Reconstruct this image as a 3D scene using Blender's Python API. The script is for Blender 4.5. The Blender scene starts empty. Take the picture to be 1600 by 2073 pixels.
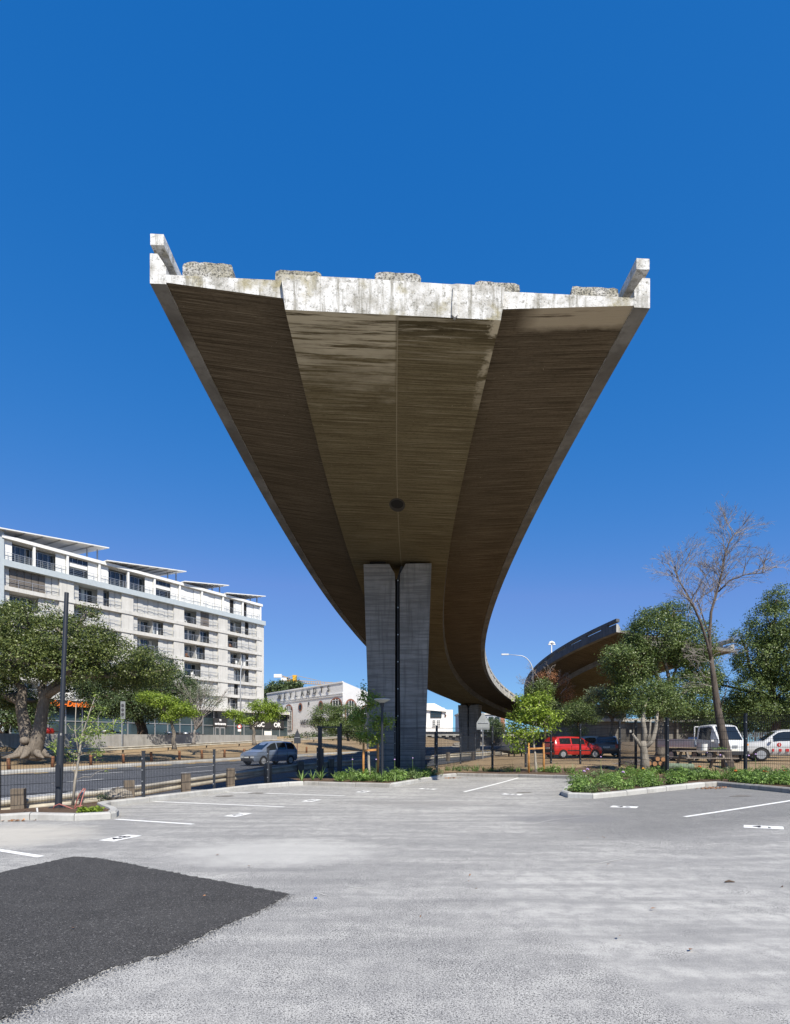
import bpy, math, random
import numpy as np
from mathutils import Vector, Matrix
R = math.radians
SC = bpy.context.scene
COL = SC.collection
# ------------------------------------------------------------------ camera, sky, sun, exposure
CAMH, FPX, HZN, CXP = 1.45, 1130.0, 1502.0, 800.0
cam = bpy.data.cameras.new('camera')
cam.sensor_fit = 'HORIZONTAL'; cam.sensor_width = 36.0
cam.lens = 36.0 * FPX / 1600.0
cam.shift_y = (HZN - 1036.5) / 1600.0
cam.clip_start = 0.1; cam.clip_end = 6000
camo = bpy.data.objects.new('camera', cam); COL.objects.link(camo)
camo.location = (0, 0, CAMH); camo.rotation_euler = (R(90), 0, 0)
SC.camera = camo
SUN_AZ = (0.37, -0.929); SUN_EL = R(46.5)
W = bpy.data.worlds.new('World'); SC.world = W; W.use_nodes = True
wt = W.node_tree; wt.nodes.clear()
sky = wt.nodes.new('ShaderNodeTexSky'); sky.sky_type = 'NISHITA'; sky.sun_disc = False
sky.sun_elevation = SUN_EL; sky.sun_rotation = math.atan2(SUN_AZ[0], SUN_AZ[1])
sky.altitude = 2500; sky.air_density = 1.0; sky.dust_density = 0.0; sky.ozone_density = 6.0
# clear polarised summer sky: each channel of the sky model through its own gain and gamma
def wmath(op, x, y):
    m = wt.nodes.new('ShaderNodeMath'); m.operation = op
    for k, v in enumerate((x, y)):
        if isinstance(v, (int, float)): m.inputs[k].default_value = v
        else: wt.links.new(v, m.inputs[k])
    return m.outputs[0]
sep = wt.nodes.new('ShaderNodeSeparateColor'); wt.links.new(sky.outputs[0], sep.inputs[0])
def chan(i, gain, gam): return wmath('MULTIPLY', wmath('POWER', wmath('MULTIPLY', sep.outputs[i], 0.085), gam), gain * 10.0)
cB = chan(2, 0.66, 0.38); cG = chan(1, 0.545, 0.65); cR = wmath('MINIMUM', chan(0, 13.0, 2.2), wmath('MAXIMUM', wmath('MULTIPLY', cG, 0.47), wmath('SUBTRACT', cG, 2.5)))
cmb = wt.nodes.new('ShaderNodeCombineColor')
for k, c in enumerate((cR, cG, cB)): wt.links.new(c, cmb.inputs[k])
bg = wt.nodes.new('ShaderNodeBackground'); bg.inputs['Strength'].default_value = 0.1
wo = wt.nodes.new('ShaderNodeOutputWorld')
wt.links.new(cmb.outputs[0], bg.inputs[0]); wt.links.new(bg.outputs[0], wo.inputs[0])
sl = bpy.data.lights.new('sun', 'SUN'); sl.energy = 4.6; sl.angle = R(0.53); sl.color = (1.0, 0.935, 0.82)
so = bpy.data.objects.new('sun', sl); COL.objects.link(so)
sdir = Vector((SUN_AZ[0] * math.cos(SUN_EL), SUN_AZ[1] * math.cos(SUN_EL), math.sin(SUN_EL)))
so.rotation_euler = (-sdir).to_track_quat('-Z', 'Y').to_euler(); so.location = sdir * 60
vs = SC.view_settings
SC.display_settings.display_device = 'sRGB'
vs.view_transform = 'Standard'; vs.look = 'None'; vs.gamma = 1.0; vs.use_curve_mapping = False
vs.exposure = 0.62
SC.render.engine = 'CYCLES'
SC.cycles.max_bounces = 8; SC.cycles.diffuse_bounces = 4; SC.cycles.glossy_bounces = 3
SC.cycles.transmission_bounces = 4; SC.cycles.transparent_max_bounces = 8
SC.cycles.use_denoising = True
SC.cycles.sample_clamp_indirect = 8

rnd = random.Random(7)
npr = np.random.default_rng(11)
Z3 = Vector((0, 0, 1))

def at(px, py, Y):
    """world point seen at photograph pixel px,py when it stands Y metres ahead of the camera"""
    return Vector(((px - CXP) / FPX * Y, Y, CAMH - (py - HZN) / FPX * Y))
def sst(a, b, x):
    t = min(1, max(0, (x - a) / (b - a))); return t * t * (3 - 2 * t)
def zlot(x, y=0): return 0.25 * sst(3, 12, x)
def gp(px, py, dz=0.0):
    z = 0.0
    for _ in range(6):
        Y = (CAMH - z) * FPX / (py - HZN); X = (px - CXP) / FPX * Y; z = zlot(X) + dz
    return Vector((X, Y, z))
# road frame: straight road heading 25 degrees right of the view axis
RO = (-12.9, 18.2); RU = (0.4226, 0.9063); RN = (-0.9063, 0.4226)
VK = 13.4
def sv(x, y):
    dx, dy = x - RO[0], y - RO[1]
    return dx * RU[0] + dy * RU[1], dx * RN[0] + dy * RN[1]
def rp(s, v): return RO[0] + s * RU[0] + v * RN[0], RO[1] + s * RU[1] + v * RN[1]
def zroad(s): return -0.45 + 0.011 * max(-15, min(s, 95))
def zbank(s, v):
    zr = zroad(s) + 0.12
    z24 = max(-0.4, min(-0.38 + 0.034 * s, 2.3)); pl = max(1.6, min(-0.05 + 0.034 * s, 2.6))
    if v < 22.5: return zr + (z24 - zr) * sst(VK - 0.6, 23.5, v)
    if v < 25: return z24 + 0.3 * (v - 22.5) / 2.5
    return pl if v > 25.6 else z24 + 0.3 + (pl - z24 - 0.3) * (v - 25) / 0.6
def gz(x, y):
    """height of the land outside the car park"""
    s, v = sv(x, y)
    if v > VK + 0.1: return zbank(s, v)
    dirt = 0.05 + 0.32 * sst(3, 9, x) * sst(18, 27, y)
    if v > -5.6: return zroad(s) - 0.05
    return zroad(s) - 0.05 + (dirt - zroad(s) + 0.05) * sst(5.6, 8.0, -v)

# ------------------------------------------------------------------ mesh builder
class MB:
    def __init__(self): self.v = []; self.f = []; self.m = []; self.uv = None
    def add(self, vs, fs, m=0):
        o = len(self.v); self.v += [tuple(p) for p in vs]
        self.f += [tuple(i + o for i in f) for f in fs]; self.m += [m] * len(fs); return self
    def box(self, c, s, rz=0, m=0, tilt=None):
        hx, hy, hz = s[0] / 2, s[1] / 2, s[2] / 2
        M = Matrix.Rotation(rz, 3, 'Z')
        if tilt is not None: M = M @ tilt
        P = [M @ Vector((x, y, z)) + Vector(c) for z in (-hz, hz) for x, y in ((-hx, -hy), (hx, -hy), (hx, hy), (-hx, hy))]
        return self.add(P, [(0, 3, 2, 1), (4, 5, 6, 7), (0, 1, 5, 4), (1, 2, 6, 5), (2, 3, 7, 6), (3, 0, 4, 7)], m)
    def bar(self, p, q, w, h, m=0, up=None):
        p, q = Vector(p), Vector(q); d = (q - p)
        if d.length < 1e-6: return self
        d.normalize(); u = Vector(up) if up else (Z3 if abs(d.z) < 0.95 else Vector((0, 1, 0)))
        a = d.cross(u).normalized(); b = a.cross(d).normalized()
        P = []
        for e in (p, q):
            for i, j in ((-1, -1), (1, -1), (1, 1), (-1, 1)): P.append(e + a * (i * w / 2) + b * (j * h / 2))
        return self.add(P, [(0, 3, 2, 1), (4, 5, 6, 7), (0, 1, 5, 4), (1, 2, 6, 5), (2, 3, 7, 6), (3, 0, 4, 7)], m)
    def tube(self, pts, rad, n=8, m=0, cap=True):
        pts = [Vector(p) for p in pts]
        if not hasattr(rad, '__len__'): rad = [rad] * len(pts)
        P = []; ref = None
        for i, p in enumerate(pts):
            d = (pts[min(i + 1, len(pts) - 1)] - pts[max(i - 1, 0)]).normalized()
            if ref is None: ref = Vector((1, 0, 0)) if abs(d.x) < 0.8 else Vector((0, 1, 0))
            a = (ref - d * ref.dot(d)).normalized(); b = d.cross(a); ref = a
            for k in range(n):
                t = 2 * math.pi * k / n; P.append(p + (a * math.cos(t) + b * math.sin(t)) * rad[i])
        F = [(i * n + k, i * n + (k + 1) % n, (i + 1) * n + (k + 1) % n, (i + 1) * n + k) for i in range(len(pts) - 1) for k in range(n)]
        if cap: F += [tuple(range(n - 1, -1, -1)), tuple((len(pts) - 1) * n + k for k in range(n))]
        return self.add(P, F, m)
    def lathe(self, prof, n=16, c=(0, 0, 0), M=None, m=0):
        P = []; c = Vector(c)
        for r, z in prof:
            for k in range(n):
                t = 2 * math.pi * k / n; q = Vector((r * math.cos(t), r * math.sin(t), z)); P.append((M @ q if M else q) + c)
        F = [(i * n + k, i * n + (k + 1) % n, (i + 1) * n + (k + 1) % n, (i + 1) * n + k) for i in range(len(prof) - 1) for k in range(n)]
        F += [tuple(range(n - 1, -1, -1)), tuple((len(prof) - 1) * n + k for k in range(n))]
        return self.add(P, F, m)
    def prism(self, poly, z0, z1, m=0):
        n = len(poly)
        P = [(p[0], p[1], z0 if not callable(z0) else z0(p)) for p in poly] + [(p[0], p[1], z1 if not callable(z1) else z1(p)) for p in poly]
        return self.add(P, [tuple(range(n - 1, -1, -1)), tuple(range(n, 2 * n))] + [(i, (i + 1) % n, (i + 1) % n + n, i + n) for i in range(n)], m)
    def quad(self, a, b, c, d, m=0): return self.add([a, b, c, d], [(0, 1, 2, 3)], m)
    def mesh(self, name, mats, smooth=False):
        me = bpy.data.meshes.new(name); me.from_pydata(self.v, [], self.f)
        for k in (mats if isinstance(mats, (list, tuple)) else [mats]): me.materials.append(k)
        if max(self.m, default=0) > 0: me.polygons.foreach_set('material_index', self.m)
        if smooth: me.polygons.foreach_set('use_smooth', [True] * len(me.polygons))
        if self.uv is not None:
            l = me.uv_layers.new(name='UVMap'); l.data.foreach_set('uv', np.array([self.uv[i] for f in self.f for i in f], dtype=np.float32).ravel())
        me.update(); return me
    def build(self, name, mats, parent=None, smooth=False, local=False):
        o = bpy.data.objects.new(name, self.mesh(name, mats, smooth)); COL.objects.link(o)
        if parent is not None: adopt(o, parent, local)
        return o
def wmat(o):
    M = o.matrix_parent_inverse @ o.matrix_basis
    return wmat(o.parent) @ M if o.parent is not None else o.matrix_basis.copy()
def adopt(o, parent, local=False):
    o.parent = parent
    if not local: o.matrix_parent_inverse = wmat(parent).inverted()
def tag(o, label=None, cat=None, group=None, kind=None):
    if label: o['label'] = label
    if cat: o['category'] = cat
    if group: o['group'] = group
    if kind: o['kind'] = kind
    return o
def thing(name, label, cat, loc=(0, 0, 0), rz=0, group=None):
    o = bpy.data.objects.new(name, None); o.empty_display_size = 0.2; COL.objects.link(o)
    o.location = loc; o.rotation_euler = (0, 0, rz); o.matrix_basis = Matrix.Translation(Vector(loc)) @ Matrix.Rotation(rz, 4, 'Z')
    return tag(o, label, cat, group)
def share(me, name, parent, loc, rz=0, sc=(1, 1, 1)):
    """another piece using mesh data me, in the parent's frame"""
    o = bpy.data.objects.new(name, me); COL.objects.link(o); o.parent = parent
    o.location = loc; o.rotation_euler = (0, 0, rz); o.scale = sc; return o
def copy_tree(o, parent=None):
    c = o.copy(); COL.objects.link(c); c.parent = parent
    for ch in list(o.children): copy_tree(ch, c)
    return c
def text_mesh(txt, size, depth, mat, name='lettering', shear=0.0, bold=0.0, align='CENTER', space=1.0):
    cu = bpy.data.curves.new('t', 'FONT'); cu.body = txt; cu.size = size; cu.extrude = depth; cu.shear = shear; cu.offset = bold
    cu.align_x = align; cu.align_y = 'CENTER'; cu.space_character = space; cu.resolution_u = 3
    o = bpy.data.objects.new('t', cu); me = bpy.data.meshes.new_from_object(o)
    bpy.data.objects.remove(o); me.materials.clear(); me.materials.append(mat); me.name = name
    return me
def put_text(me, name, parent, loc, xdir, updir):
    x = Vector(xdir).normalized(); u = Vector(updir).normalized(); z = x.cross(u)
    M = Matrix(((x.x, u.x, z.x, loc[0]), (x.y, u.y, z.y, loc[1]), (x.z, u.z, z.z, loc[2]), (0, 0, 0, 1)))
    o = bpy.data.objects.new(name, me); COL.objects.link(o); o.matrix_basis = M
    if parent is not None: adopt(o, parent)
    return o

# ------------------------------------------------------------------ materials
class NT:
    def __init__(self, name, rough=0.8, spec=0.3):
        self.mat = bpy.data.materials.new(name); self.mat.use_nodes = True
        self.t = self.mat.node_tree; self.b = self.t.nodes['Principled BSDF']
        self.b.inputs['Roughness'].default_value = rough; self.b.inputs['Specular IOR Level'].default_value = spec
        self._c = {}
    def n(self, typ, **kw):
        o = self.t.nodes.new(typ)
        for k, v in kw.items():
            if k[0] == '_': setattr(o, k[1:], v)
            else: self.put(o.inputs[k.replace('__', ' ')], v)
        return o
    def put(self, sock, v):
        if hasattr(v, 'is_linked') or hasattr(v, 'links'): self.t.links.new(v, sock)
        elif isinstance(v, (tuple, list)) and len(v) == 3 and sock.type == 'RGBA': sock.default_value = (*v, 1)
        else: sock.default_value = v
    def co(self, which='Object'):
        if which not in self._c: self._c[which] = self.n('ShaderNodeTexCoord').outputs[which]
        return self._c[which]
    def mapping(self, sc=(1, 1, 1), which='Object', rot=(0, 0, 0)):
        return self.n('ShaderNodeMapping', Vector=self.co(which), Scale=sc, Rotation=rot).outputs[0]
    def noise(self, scale, detail=4, rough=0.55, vec=None, dist=0.0):
        return self.n('ShaderNodeTexNoise', Vector=vec if vec is not None else self.co(), Scale=scale, Detail=detail, Roughness=rough, Distortion=dist).outputs['Fac']
    def ramp(self, fac, *st):
        r = self.n('ShaderNodeValToRGB', Fac=fac); e = r.color_ramp.elements
        while len(e) < len(st): e.new(0.5)
        for k, (p, c) in enumerate(st):
            e[k].position = p; e[k].color = (c, c, c, 1) if not isinstance(c, tuple) else (*c, 1)
        return r.outputs[0]
    def mix(self, f, a, b, mode='MIX'):
        m = self.n('ShaderNodeMix', _data_type='RGBA', _blend_type=mode)
        self.put(m.inputs[0], f); self.put(m.inputs[6], a); self.put(m.inputs[7], b); return m.outputs[2]
    def math(self, op, a, b=0.0, c=0.0, clamp=False):
        m = self.n('ShaderNodeMath', _operation=op, _use_clamp=clamp); self.put(m.inputs[0], a); self.put(m.inputs[1], b); self.put(m.inputs[2], c); return m.outputs[0]
    def bump(self, h, strength=0.3, dist=0.02):
        self.put(self.b.inputs['Normal'], self.n('ShaderNodeBump', Height=h, Strength=strength, Distance=dist).outputs[0])
    def color(self, c): self.put(self.b.inputs['Base Color'], c); return self
    def side(self, nx, ny, d, soft):
        """0..1 mask: one side of a line nx*x+ny*y=d on the ground, edge softened"""
        s = self.n('ShaderNodeSeparateXYZ', Vector=self.co()).outputs if 'sep' not in self._c else self._c['sep']
        self._c['sep'] = s
        v = self.math('ADD', self.math('MULTIPLY', s[0], nx), self.math('MULTIPLY', s[1], ny))
        return self.n('ShaderNodeMapRange', Value=v, **{'From__Min': d - soft, 'From__Max': d + soft}).outputs[0]
MATS = {}
def plain(name, c, rough=0.6, metal=0.0, spec=0.4, var=0.12, scale=3.0):
    if name in MATS: return MATS[name]
    n = NT(name, rough, spec); n.b.inputs['Metallic'].default_value = metal
    if var:
        f = n.noise(scale, 5); lo = tuple(x * (1 - var) for x in c); hi = tuple(min(1, x * (1 + var)) for x in c)
        n.color(n.ramp(f, (0.3, lo), (0.7, hi)))
    else: n.color(c)
    MATS[name] = n.mat; return n.mat
def concrete(name, base, dark, streak=0.5, rough=0.9, sc=1.0, brd=0.0):
    n = NT(name, rough, 0.2)
    a = n.noise(0.7 * sc, 6, 0.6); b = n.noise(6 * sc, 8, 0.7)
    st = n.noise(1.0, 6, 0.6, n.mapping((5 * sc, 5 * sc, 0.35 * sc)))
    c = n.mix(n.ramp(a, (0.35, 0.0), (0.7, 1.0)), base, dark)
    c = n.mix(n.math('MULTIPLY', n.ramp(st, (0.5, 0.0), (0.75, 1.0)), streak), c, tuple(x * 0.45 for x in dark))
    c = n.mix(n.ramp(b, (0.3, 0.25), (0.7, 0.0)), c, tuple(x * 0.6 for x in dark))
    h = b
    if brd:
        w = n.noise(1.0, 3, 0.6, n.mapping((0.6, 0.6, 1 / brd)))
        c = n.mix(n.ramp(w, (0.42, 0.5), (0.56, 0.0)), c, tuple(x * 0.5 for x in dark)); h = w
    n.color(c); n.bump(h, 0.35, 0.02); return n.mat
def leafmat(name, c1, c2, rough=0.5, trans=0.25):
    n = NT(name, rough, 0.35)
    g = n.n('ShaderNodeNewGeometry').outputs['Random Per Island']
    c = n.ramp(g, (0.0, c1), (0.75, c2), (1.0, tuple(min(1, x * 1.5) for x in c2)))
    n.color(c)
    tr = n.n('ShaderNodeBsdfTranslucent', Color=n.mix(0.5, c, (c2[0] * 1.6, c2[1] * 1.8, c2[2] * 0.8)))
    ms = n.n('ShaderNodeMixShader', Fac=trans)
    n.t.links.new(n.b.outputs[0], ms.inputs[1]); n.t.links.new(tr.outputs[0], ms.inputs[2])
    n.t.links.new(ms.outputs[0], n.t.nodes['Material Output'].inputs[0]); return n.mat
def bark(name, c, rough=0.9):
    n = NT(name, rough, 0.2); f = n.noise(1.0, 6, 0.65, n.mapping((14, 14, 3)))
    n.color(n.ramp(f, (0.3, tuple(x * 0.45 for x in c)), (0.65, c), (0.85, tuple(min(1, x * 1.3) for x in c)))); n.bump(f, 0.6, 0.03); return n.mat
M_WHITE = plain('white_paint', (0.72, 0.72, 0.70), 0.6, var=0.05)
M_LINE = None
M_BLACK = plain('black_coated_steel', (0.018, 0.021, 0.028), 0.45, 0.0, 0.5, 0.1)
M_STEEL = plain('galvanised_steel', (0.42, 0.43, 0.44), 0.45, 0.7, 0.5, 0.15, 6)
M_RUBBER = plain('tyre_rubber', (0.02, 0.02, 0.021), 0.85, var=0.1)
M_TRIM = plain('black_plastic_trim', (0.03, 0.03, 0.032), 0.6, var=0.1)
M_ALU = plain('grey_aluminium', (0.45, 0.46, 0.47), 0.4, 0.6, 0.5, 0.05)
def glassmat(name, c, rough=0.06):
    n = NT(name, rough, 0.8); n.color(n.ramp(n.noise(0.35, 3), (0.35, tuple(x * 0.5 for x in c)), (0.7, c))); return n.mat
M_GLASS = glassmat('dark_window_glass', (0.035, 0.045, 0.055))
M_CARGLASS = glassmat('car_window_glass', (0.02, 0.025, 0.03), 0.03)
# ------------------------------------------------------------------ ground, road, car park
def dirtmat(name, a, b, c, sc=1.0):
    n = NT(name, 0.95, 0.1); f = n.noise(0.5 * sc, 6, 0.6); g = n.noise(9 * sc, 6, 0.7); k = n.noise(60 * sc, 3, 0.6)
    col = n.mix(n.ramp(f, (0.35, 0.0), (0.65, 1.0)), a, b); col = n.mix(n.ramp(g, (0.45, 0.0), (0.7, 0.8)), col, c)
    col = n.mix(n.ramp(k, (0.3, 0.5), (0.5, 0.0)), col, tuple(x * 0.4 for x in c))
    n.color(col); n.bump(n.math('ADD', g, k), 0.6, 0.05); return n.mat
M_DIRT = dirtmat('dry_sandy_earth', (0.36, 0.27, 0.17), (0.30, 0.22, 0.13), (0.18, 0.13, 0.08))
M_SOIL = dirtmat('planting_soil', (0.14, 0.10, 0.07), (0.19, 0.13, 0.09), (0.07, 0.05, 0.04), 3.0)
def ground_sheet():
    xs = sorted(set([-2500, -1200, -600, -350, -220, -150] + [x * 1.0 for x in range(-110, 91, 2)] + [110, 150, 220, 350, 600, 1200, 2500]))
    ys = sorted(set([-300, -120, -50, -20, -8] + [y * 1.0 for y in range(0, 131, 2)] + [150, 190, 260, 400, 700, 1300, 3000]))
    mb = MB(); nx = len(xs)
    for y in ys:
        for x in xs:
            z = gz(x, y)
            if y < 24.5 and sv(x, y)[1] < -5.4: z = min(z, -0.12)
            z += 0.03 * math.sin(x * 1.3 + y * 0.7) * math.sin(y * 0.9 - x * 0.4)
            mb.v.append((x, y, z - 0.02))
    for j in range(len(ys) - 1):
        for i in range(nx - 1):
            a = j * nx + i; mb.f.append((a, a + 1, a + nx + 1, a + nx)); mb.m.append(0)
    tag(mb.build('ground', M_DIRT, smooth=True), 'dry sandy ground and mulch around the roads', kind='structure')
ground_sheet()

def asphalt_lot():
    n = NT('worn_pale_asphalt', 0.92, 0.15)
    s1 = n.noise(150, 2, 0.5); s2 = n.noise(78, 2, 0.5); big = n.noise(0.35, 5, 0.6, dist=0.6); mid = n.noise(2.2, 6, 0.65)
    drag = n.noise(1.0, 5, 0.6, n.mapping((0.5, 3.2, 1), rot=(0, 0, 0.35)))
    wob = n.math('MULTIPLY', n.math('SUBTRACT', mid, 0.5), 0.9)
    pale = n.mix(n.ramp(big, (0.35, 0.0), (0.65, 1.0)), (0.50, 0.488, 0.455), (0.365, 0.358, 0.34))
    pale = n.mix(n.ramp(drag, (0.42, 0.0), (0.66, 0.75)), pale, (0.245, 0.242, 0.235)); blo = n.noise(5.5, 6, 0.7); pale = n.mix(n.ramp(blo, (0.40, 0.55), (0.55, 0.0)), pale, (0.25, 0.246, 0.24)); pale = n.mix(n.ramp(blo, (0.58, 0.0), (0.7, 0.5)), pale, (0.50, 0.49, 0.46)); d2 = n.noise(1.0, 4, 0.65, n.mapping((0.25, 2.2, 1), rot=(0, 0, -0.5))); pale = n.mix(n.ramp(d2, (0.5, 0.0), (0.68, 0.55)), pale, (0.235, 0.232, 0.228))
    # smooth newer strip on the right, darker bays at the far right
    def side(nx, ny, d, soft):
        q = n.side(nx, ny, d, soft); return q
    sm = n.math('MULTIPLY', n.side(0.973, 0.232, 2.15, 0.10), n.side(0.34, -0.94, -5.5, 0.25))
    sm = n.math('MULTIPLY', sm, n.ramp(mid, (0.36, 0.25), (0.46, 1.0)))
    dk = n.math('MULTIPLY', n.side(0.80, -0.28, -0.2, 1.0), n.side(-0.34, 0.94, 6.6, 0.45))
    dk = n.math('MULTIPLY', dk, n.ramp(mid, (0.3, 0.7), (0.6, 1.0)))
    col = n.mix(dk, pale, (0.20, 0.198, 0.192))
    spk = n.ramp(s1, (0.42, 1.0), (0.45, 0.0)); spk2 = n.ramp(s2, (0.405, 1.0), (0.435, 0.0)); clus = n.ramp(n.noise(1.6, 4, 0.6), (0.35, 0.6), (0.65, 1.0))
    coarse = n.math('SUBTRACT', 1.0, n.math('MULTIPLY', sm, 0.72), clamp=True)
    near = n.n('ShaderNodeMapRange', Value=n._c['sep'][1], **{'From__Min': 6.0, 'From__Max': 13.0, 'To__Min': 1.0, 'To__Max': 0.5}).outputs[0]
    amt = n.math('MULTIPLY', n.math('MULTIPLY', coarse, near), clus)
    col = n.mix(n.math('MULTIPLY', spk, amt), col, (0.03, 0.031, 0.036)); col = n.mix(n.math('MULTIPLY', spk2, n.math('MULTIPLY', amt, 0.85)), col, (0.035, 0.036, 0.042))
    lt = n.ramp(n.noise(95, 2, 0.5, n.mapping((1, 1, 1), rot=(0, 0, 1))), (0.56, 0.0), (0.63, 0.7)); col = n.mix(n.math('MULTIPLY', lt, amt), col, (0.62, 0.61, 0.58))
    # pale chalky dust patch and dragged scuffs
    sp = n._c['sep']
    def blob(cx, cy, rx, ry, a):
        d = n.math('ADD', n.math('POWER', n.math('DIVIDE', n.math('SUBTRACT', sp[0], cx), rx), 2.0), n.math('POWER', n.math('DIVIDE', n.math('SUBTRACT', sp[1], cy), ry), 2.0))
        d = n.math('ADD', d, n.math('MULTIPLY', wob, 1.3))
        return n.math('MULTIPLY', n.n('ShaderNodeMapRange', Value=d, **{'From__Min': 1.1, 'From__Max': 0.2}).outputs[0], a)
    col = n.mix(blob(-1.6, 7.4, 1.5, 1.0, 0.6), col, (0.50, 0.49, 0.46)); col = n.mix(blob(-6.2, 8.6, 1.7, 1.3, 0.7), col, (0.50, 0.47, 0.41))
    col = n.mix(blob(3.2, 10.6, 1.3, 0.7, 0.5), col, (0.16, 0.16, 0.17)); col = n.mix(blob(0.6, 13.2, 2.4, 0.5, 0.35), col, (0.22, 0.21, 0.20))
    st = n.ramp(n.noise(0.9, 3, 0.5, n.mapping((1, 1, 1), rot=(0, 0, 2))), (0.68, 0.0), (0.74, 0.4)); col = n.mix(st, col, (0.17, 0.165, 0.16))
    n.color(col); n.bump(n.math('ADD', n.math('MULTIPLY', s1, 1.0), s2), 0.25, 0.005)
    return n.mat
M_LOT = asphalt_lot()
def dark_asphalt(name, c, sc=1.0):
    n = NT(name, 0.85, 0.25); s1 = n.noise(130 * sc, 2, 0.5); s2 = n.noise(60 * sc, 2, 0.5); b = n.noise(0.8, 5, 0.6); m = n.noise(4, 6, 0.7)
    d = n.noise(1.0, 5, 0.6, n.mapping((0.5, 2.5, 1), rot=(0, 0, 0.4)))
    col = n.mix(n.ramp(b, (0.3, 0.0), (0.7, 1.0)), tuple(x * 0.8 for x in c), tuple(x * 1.2 for x in c)); col = n.mix(n.ramp(m, (0.45, 0.0), (0.7, 0.6)), col, tuple(x * 1.7 for x in c))
    col = n.mix(n.ramp(d, (0.45, 0.0), (0.75, 0.5)), col, tuple(x * 1.6 for x in c))
    col = n.mix(n.ramp(s1, (0.56, 0.0), (0.62, 0.8)), col, tuple(min(1, x * 2.6) for x in c)); col = n.mix(n.ramp(s1, (0.36, 0.85), (0.43, 0.0)), col, tuple(x * 0.25 for x in c))
    col = n.mix(n.ramp(s2, (0.64, 0.0), (0.68, 0.9)), col, tuple(min(1, x * 4.5) for x in c))
    n.color(col); n.bump(s1, 0.5, 0.005); return n.mat
M_PATCH = dark_asphalt('fresh_dark_asphalt', (0.043, 0.0415, 0.040)); M_ROAD = dark_asphalt('road_asphalt', (0.060, 0.063, 0.070), 0.5)
def paintmat(name, c):
    n = NT(name, 0.8, 0.2); w = n.noise(14, 6, 0.7); k = n.noise(90, 2, 0.5)
    col = n.mix(n.ramp(w, (0.33, 0.75), (0.45, 0.0)), c, tuple(x * 0.5 for x in c)); col = n.mix(n.ramp(k, (0.3, 0.5), (0.42, 0.0)), col, tuple(x * 0.35 for x in c))
    n.color(col); return n.mat
M_LINE = paintmat('worn_white_road_paint', (0.80, 0.80, 0.78)); M_YEL = paintmat('worn_yellow_road_paint', (0.75, 0.48, 0.07)); M_NUM = plain('black_number_paint', (0.03, 0.03, 0.034), 0.8)

# car park sheet: outline follows the kerb line, then runs out of the picture behind the camera
KL = [gp(*p) for p in ((-90, 1672), (0, 1664), (60, 1660), (150, 1662), (225, 1658))]          # island front, left
TIP = [gp(*p) for p in ((236, 1656), (241, 1651), (236, 1646), (222, 1641), (212, 1636))]
KM = [gp(*p) for p in ((225, 1633), (303, 1624), (420, 1609), (521, 1596.5), (585, 1591.5), (615, 1590), (645, 1590.5), (720, 1593), (789, 1595))]
KB = [gp(*p) for p in ((789, 1595), (850, 1584.5), (905, 1573.5), (925, 1571.5), (1050, 1574), (1120, 1576), (1182, 1578))]
KT = [gp(*p) for p in ((1182, 1578), (1160, 1590), (1141, 1603), (1136, 1610), (1150, 1615.5), (1201, 1617.5), (1270, 1611), (1350, 1602), (1429, 1593.5), (1452, 1591.5), (1520, 1598), (1600, 1606.5), (1690, 1617))]
outline = KL + TIP + KM + KB[1:] + KT[1:]
def sheet(name, poly, dz, mat, label, sub=1.0, zf=None, kind='structure', parent=None):
    me = bpy.data.meshes.new(name); import bmesh
    bm = bmesh.new(); vs_ = [bm.verts.new((p[0], p[1], 0)) for p in poly]; bm.faces.new(vs_)
    x0 = min(p[0] for p in poly); x1 = max(p[0] for p in poly)
    x = math.ceil(x0)
    while x < x1:
        bmesh.ops.bisect_plane(bm, geom=bm.verts[:] + bm.edges[:] + bm.faces[:], plane_co=(x, 0, 0), plane_no=(1, 0, 0)); x += sub
    bmesh.ops.triangulate(bm, faces=bm.faces[:])
    for v in bm.verts: v.co.z = (zf or zlot)(v.co.x, v.co.y) + dz
    for f in bm.faces:
        f.normal_update()
        if f.normal.z < 0: f.normal_flip()
    bm.to_mesh(me); bm.free(); me.materials.append(mat)
    o = bpy.data.objects.new(name, me); COL.objects.link(o)
    if parent is not None: adopt(o, parent)
    elif label: tag(o, label, kind=kind)
    return o
sheet('car_park', [(-26, -14), (26, -14)] + [(KT[-1].x + 6, KT[-1].y - 2.5)] + [(p.x, p.y) for p in reversed(outline)] + [(-16, 8.0)], 0, M_LOT, 'worn pale grey asphalt car park surface')
# fresh dark patch with a ragged outline
pp = [gp(*p) for p in ((-160, 1790), (-60, 1776), (0, 1767), (75, 1750), (150, 1734.5), (195, 1737), (240, 1745), (330, 1763), (420, 1780), (510, 1796), (588, 1811), (525, 1845), (430, 1885), (350, 1925), (200, 1970), (100, 2015), (0, 2065), (-120, 2150), (-400, 2150))]
def ragged(pts, step, amp, seed, closed=True):
    r = random.Random(seed); out = []; n = len(pts)
    for i in range(n if closed else n - 1):
        a, b = Vector(pts[i]), Vector(pts[(i + 1) % n]); k = max(1, int((b - a).length / step)); nn = Vector((-(b - a).y, (b - a).x, 0)).normalized()
        for j in range(k): out.append(a.lerp(b, j / k) + nn * r.gauss(0, amp))
    return out
sheet('asphalt_patch', ragged(pp, 0.035, 0.012, 3), 0.005, M_PATCH, 'dark fresh asphalt repair patch with ragged edges')
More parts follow.
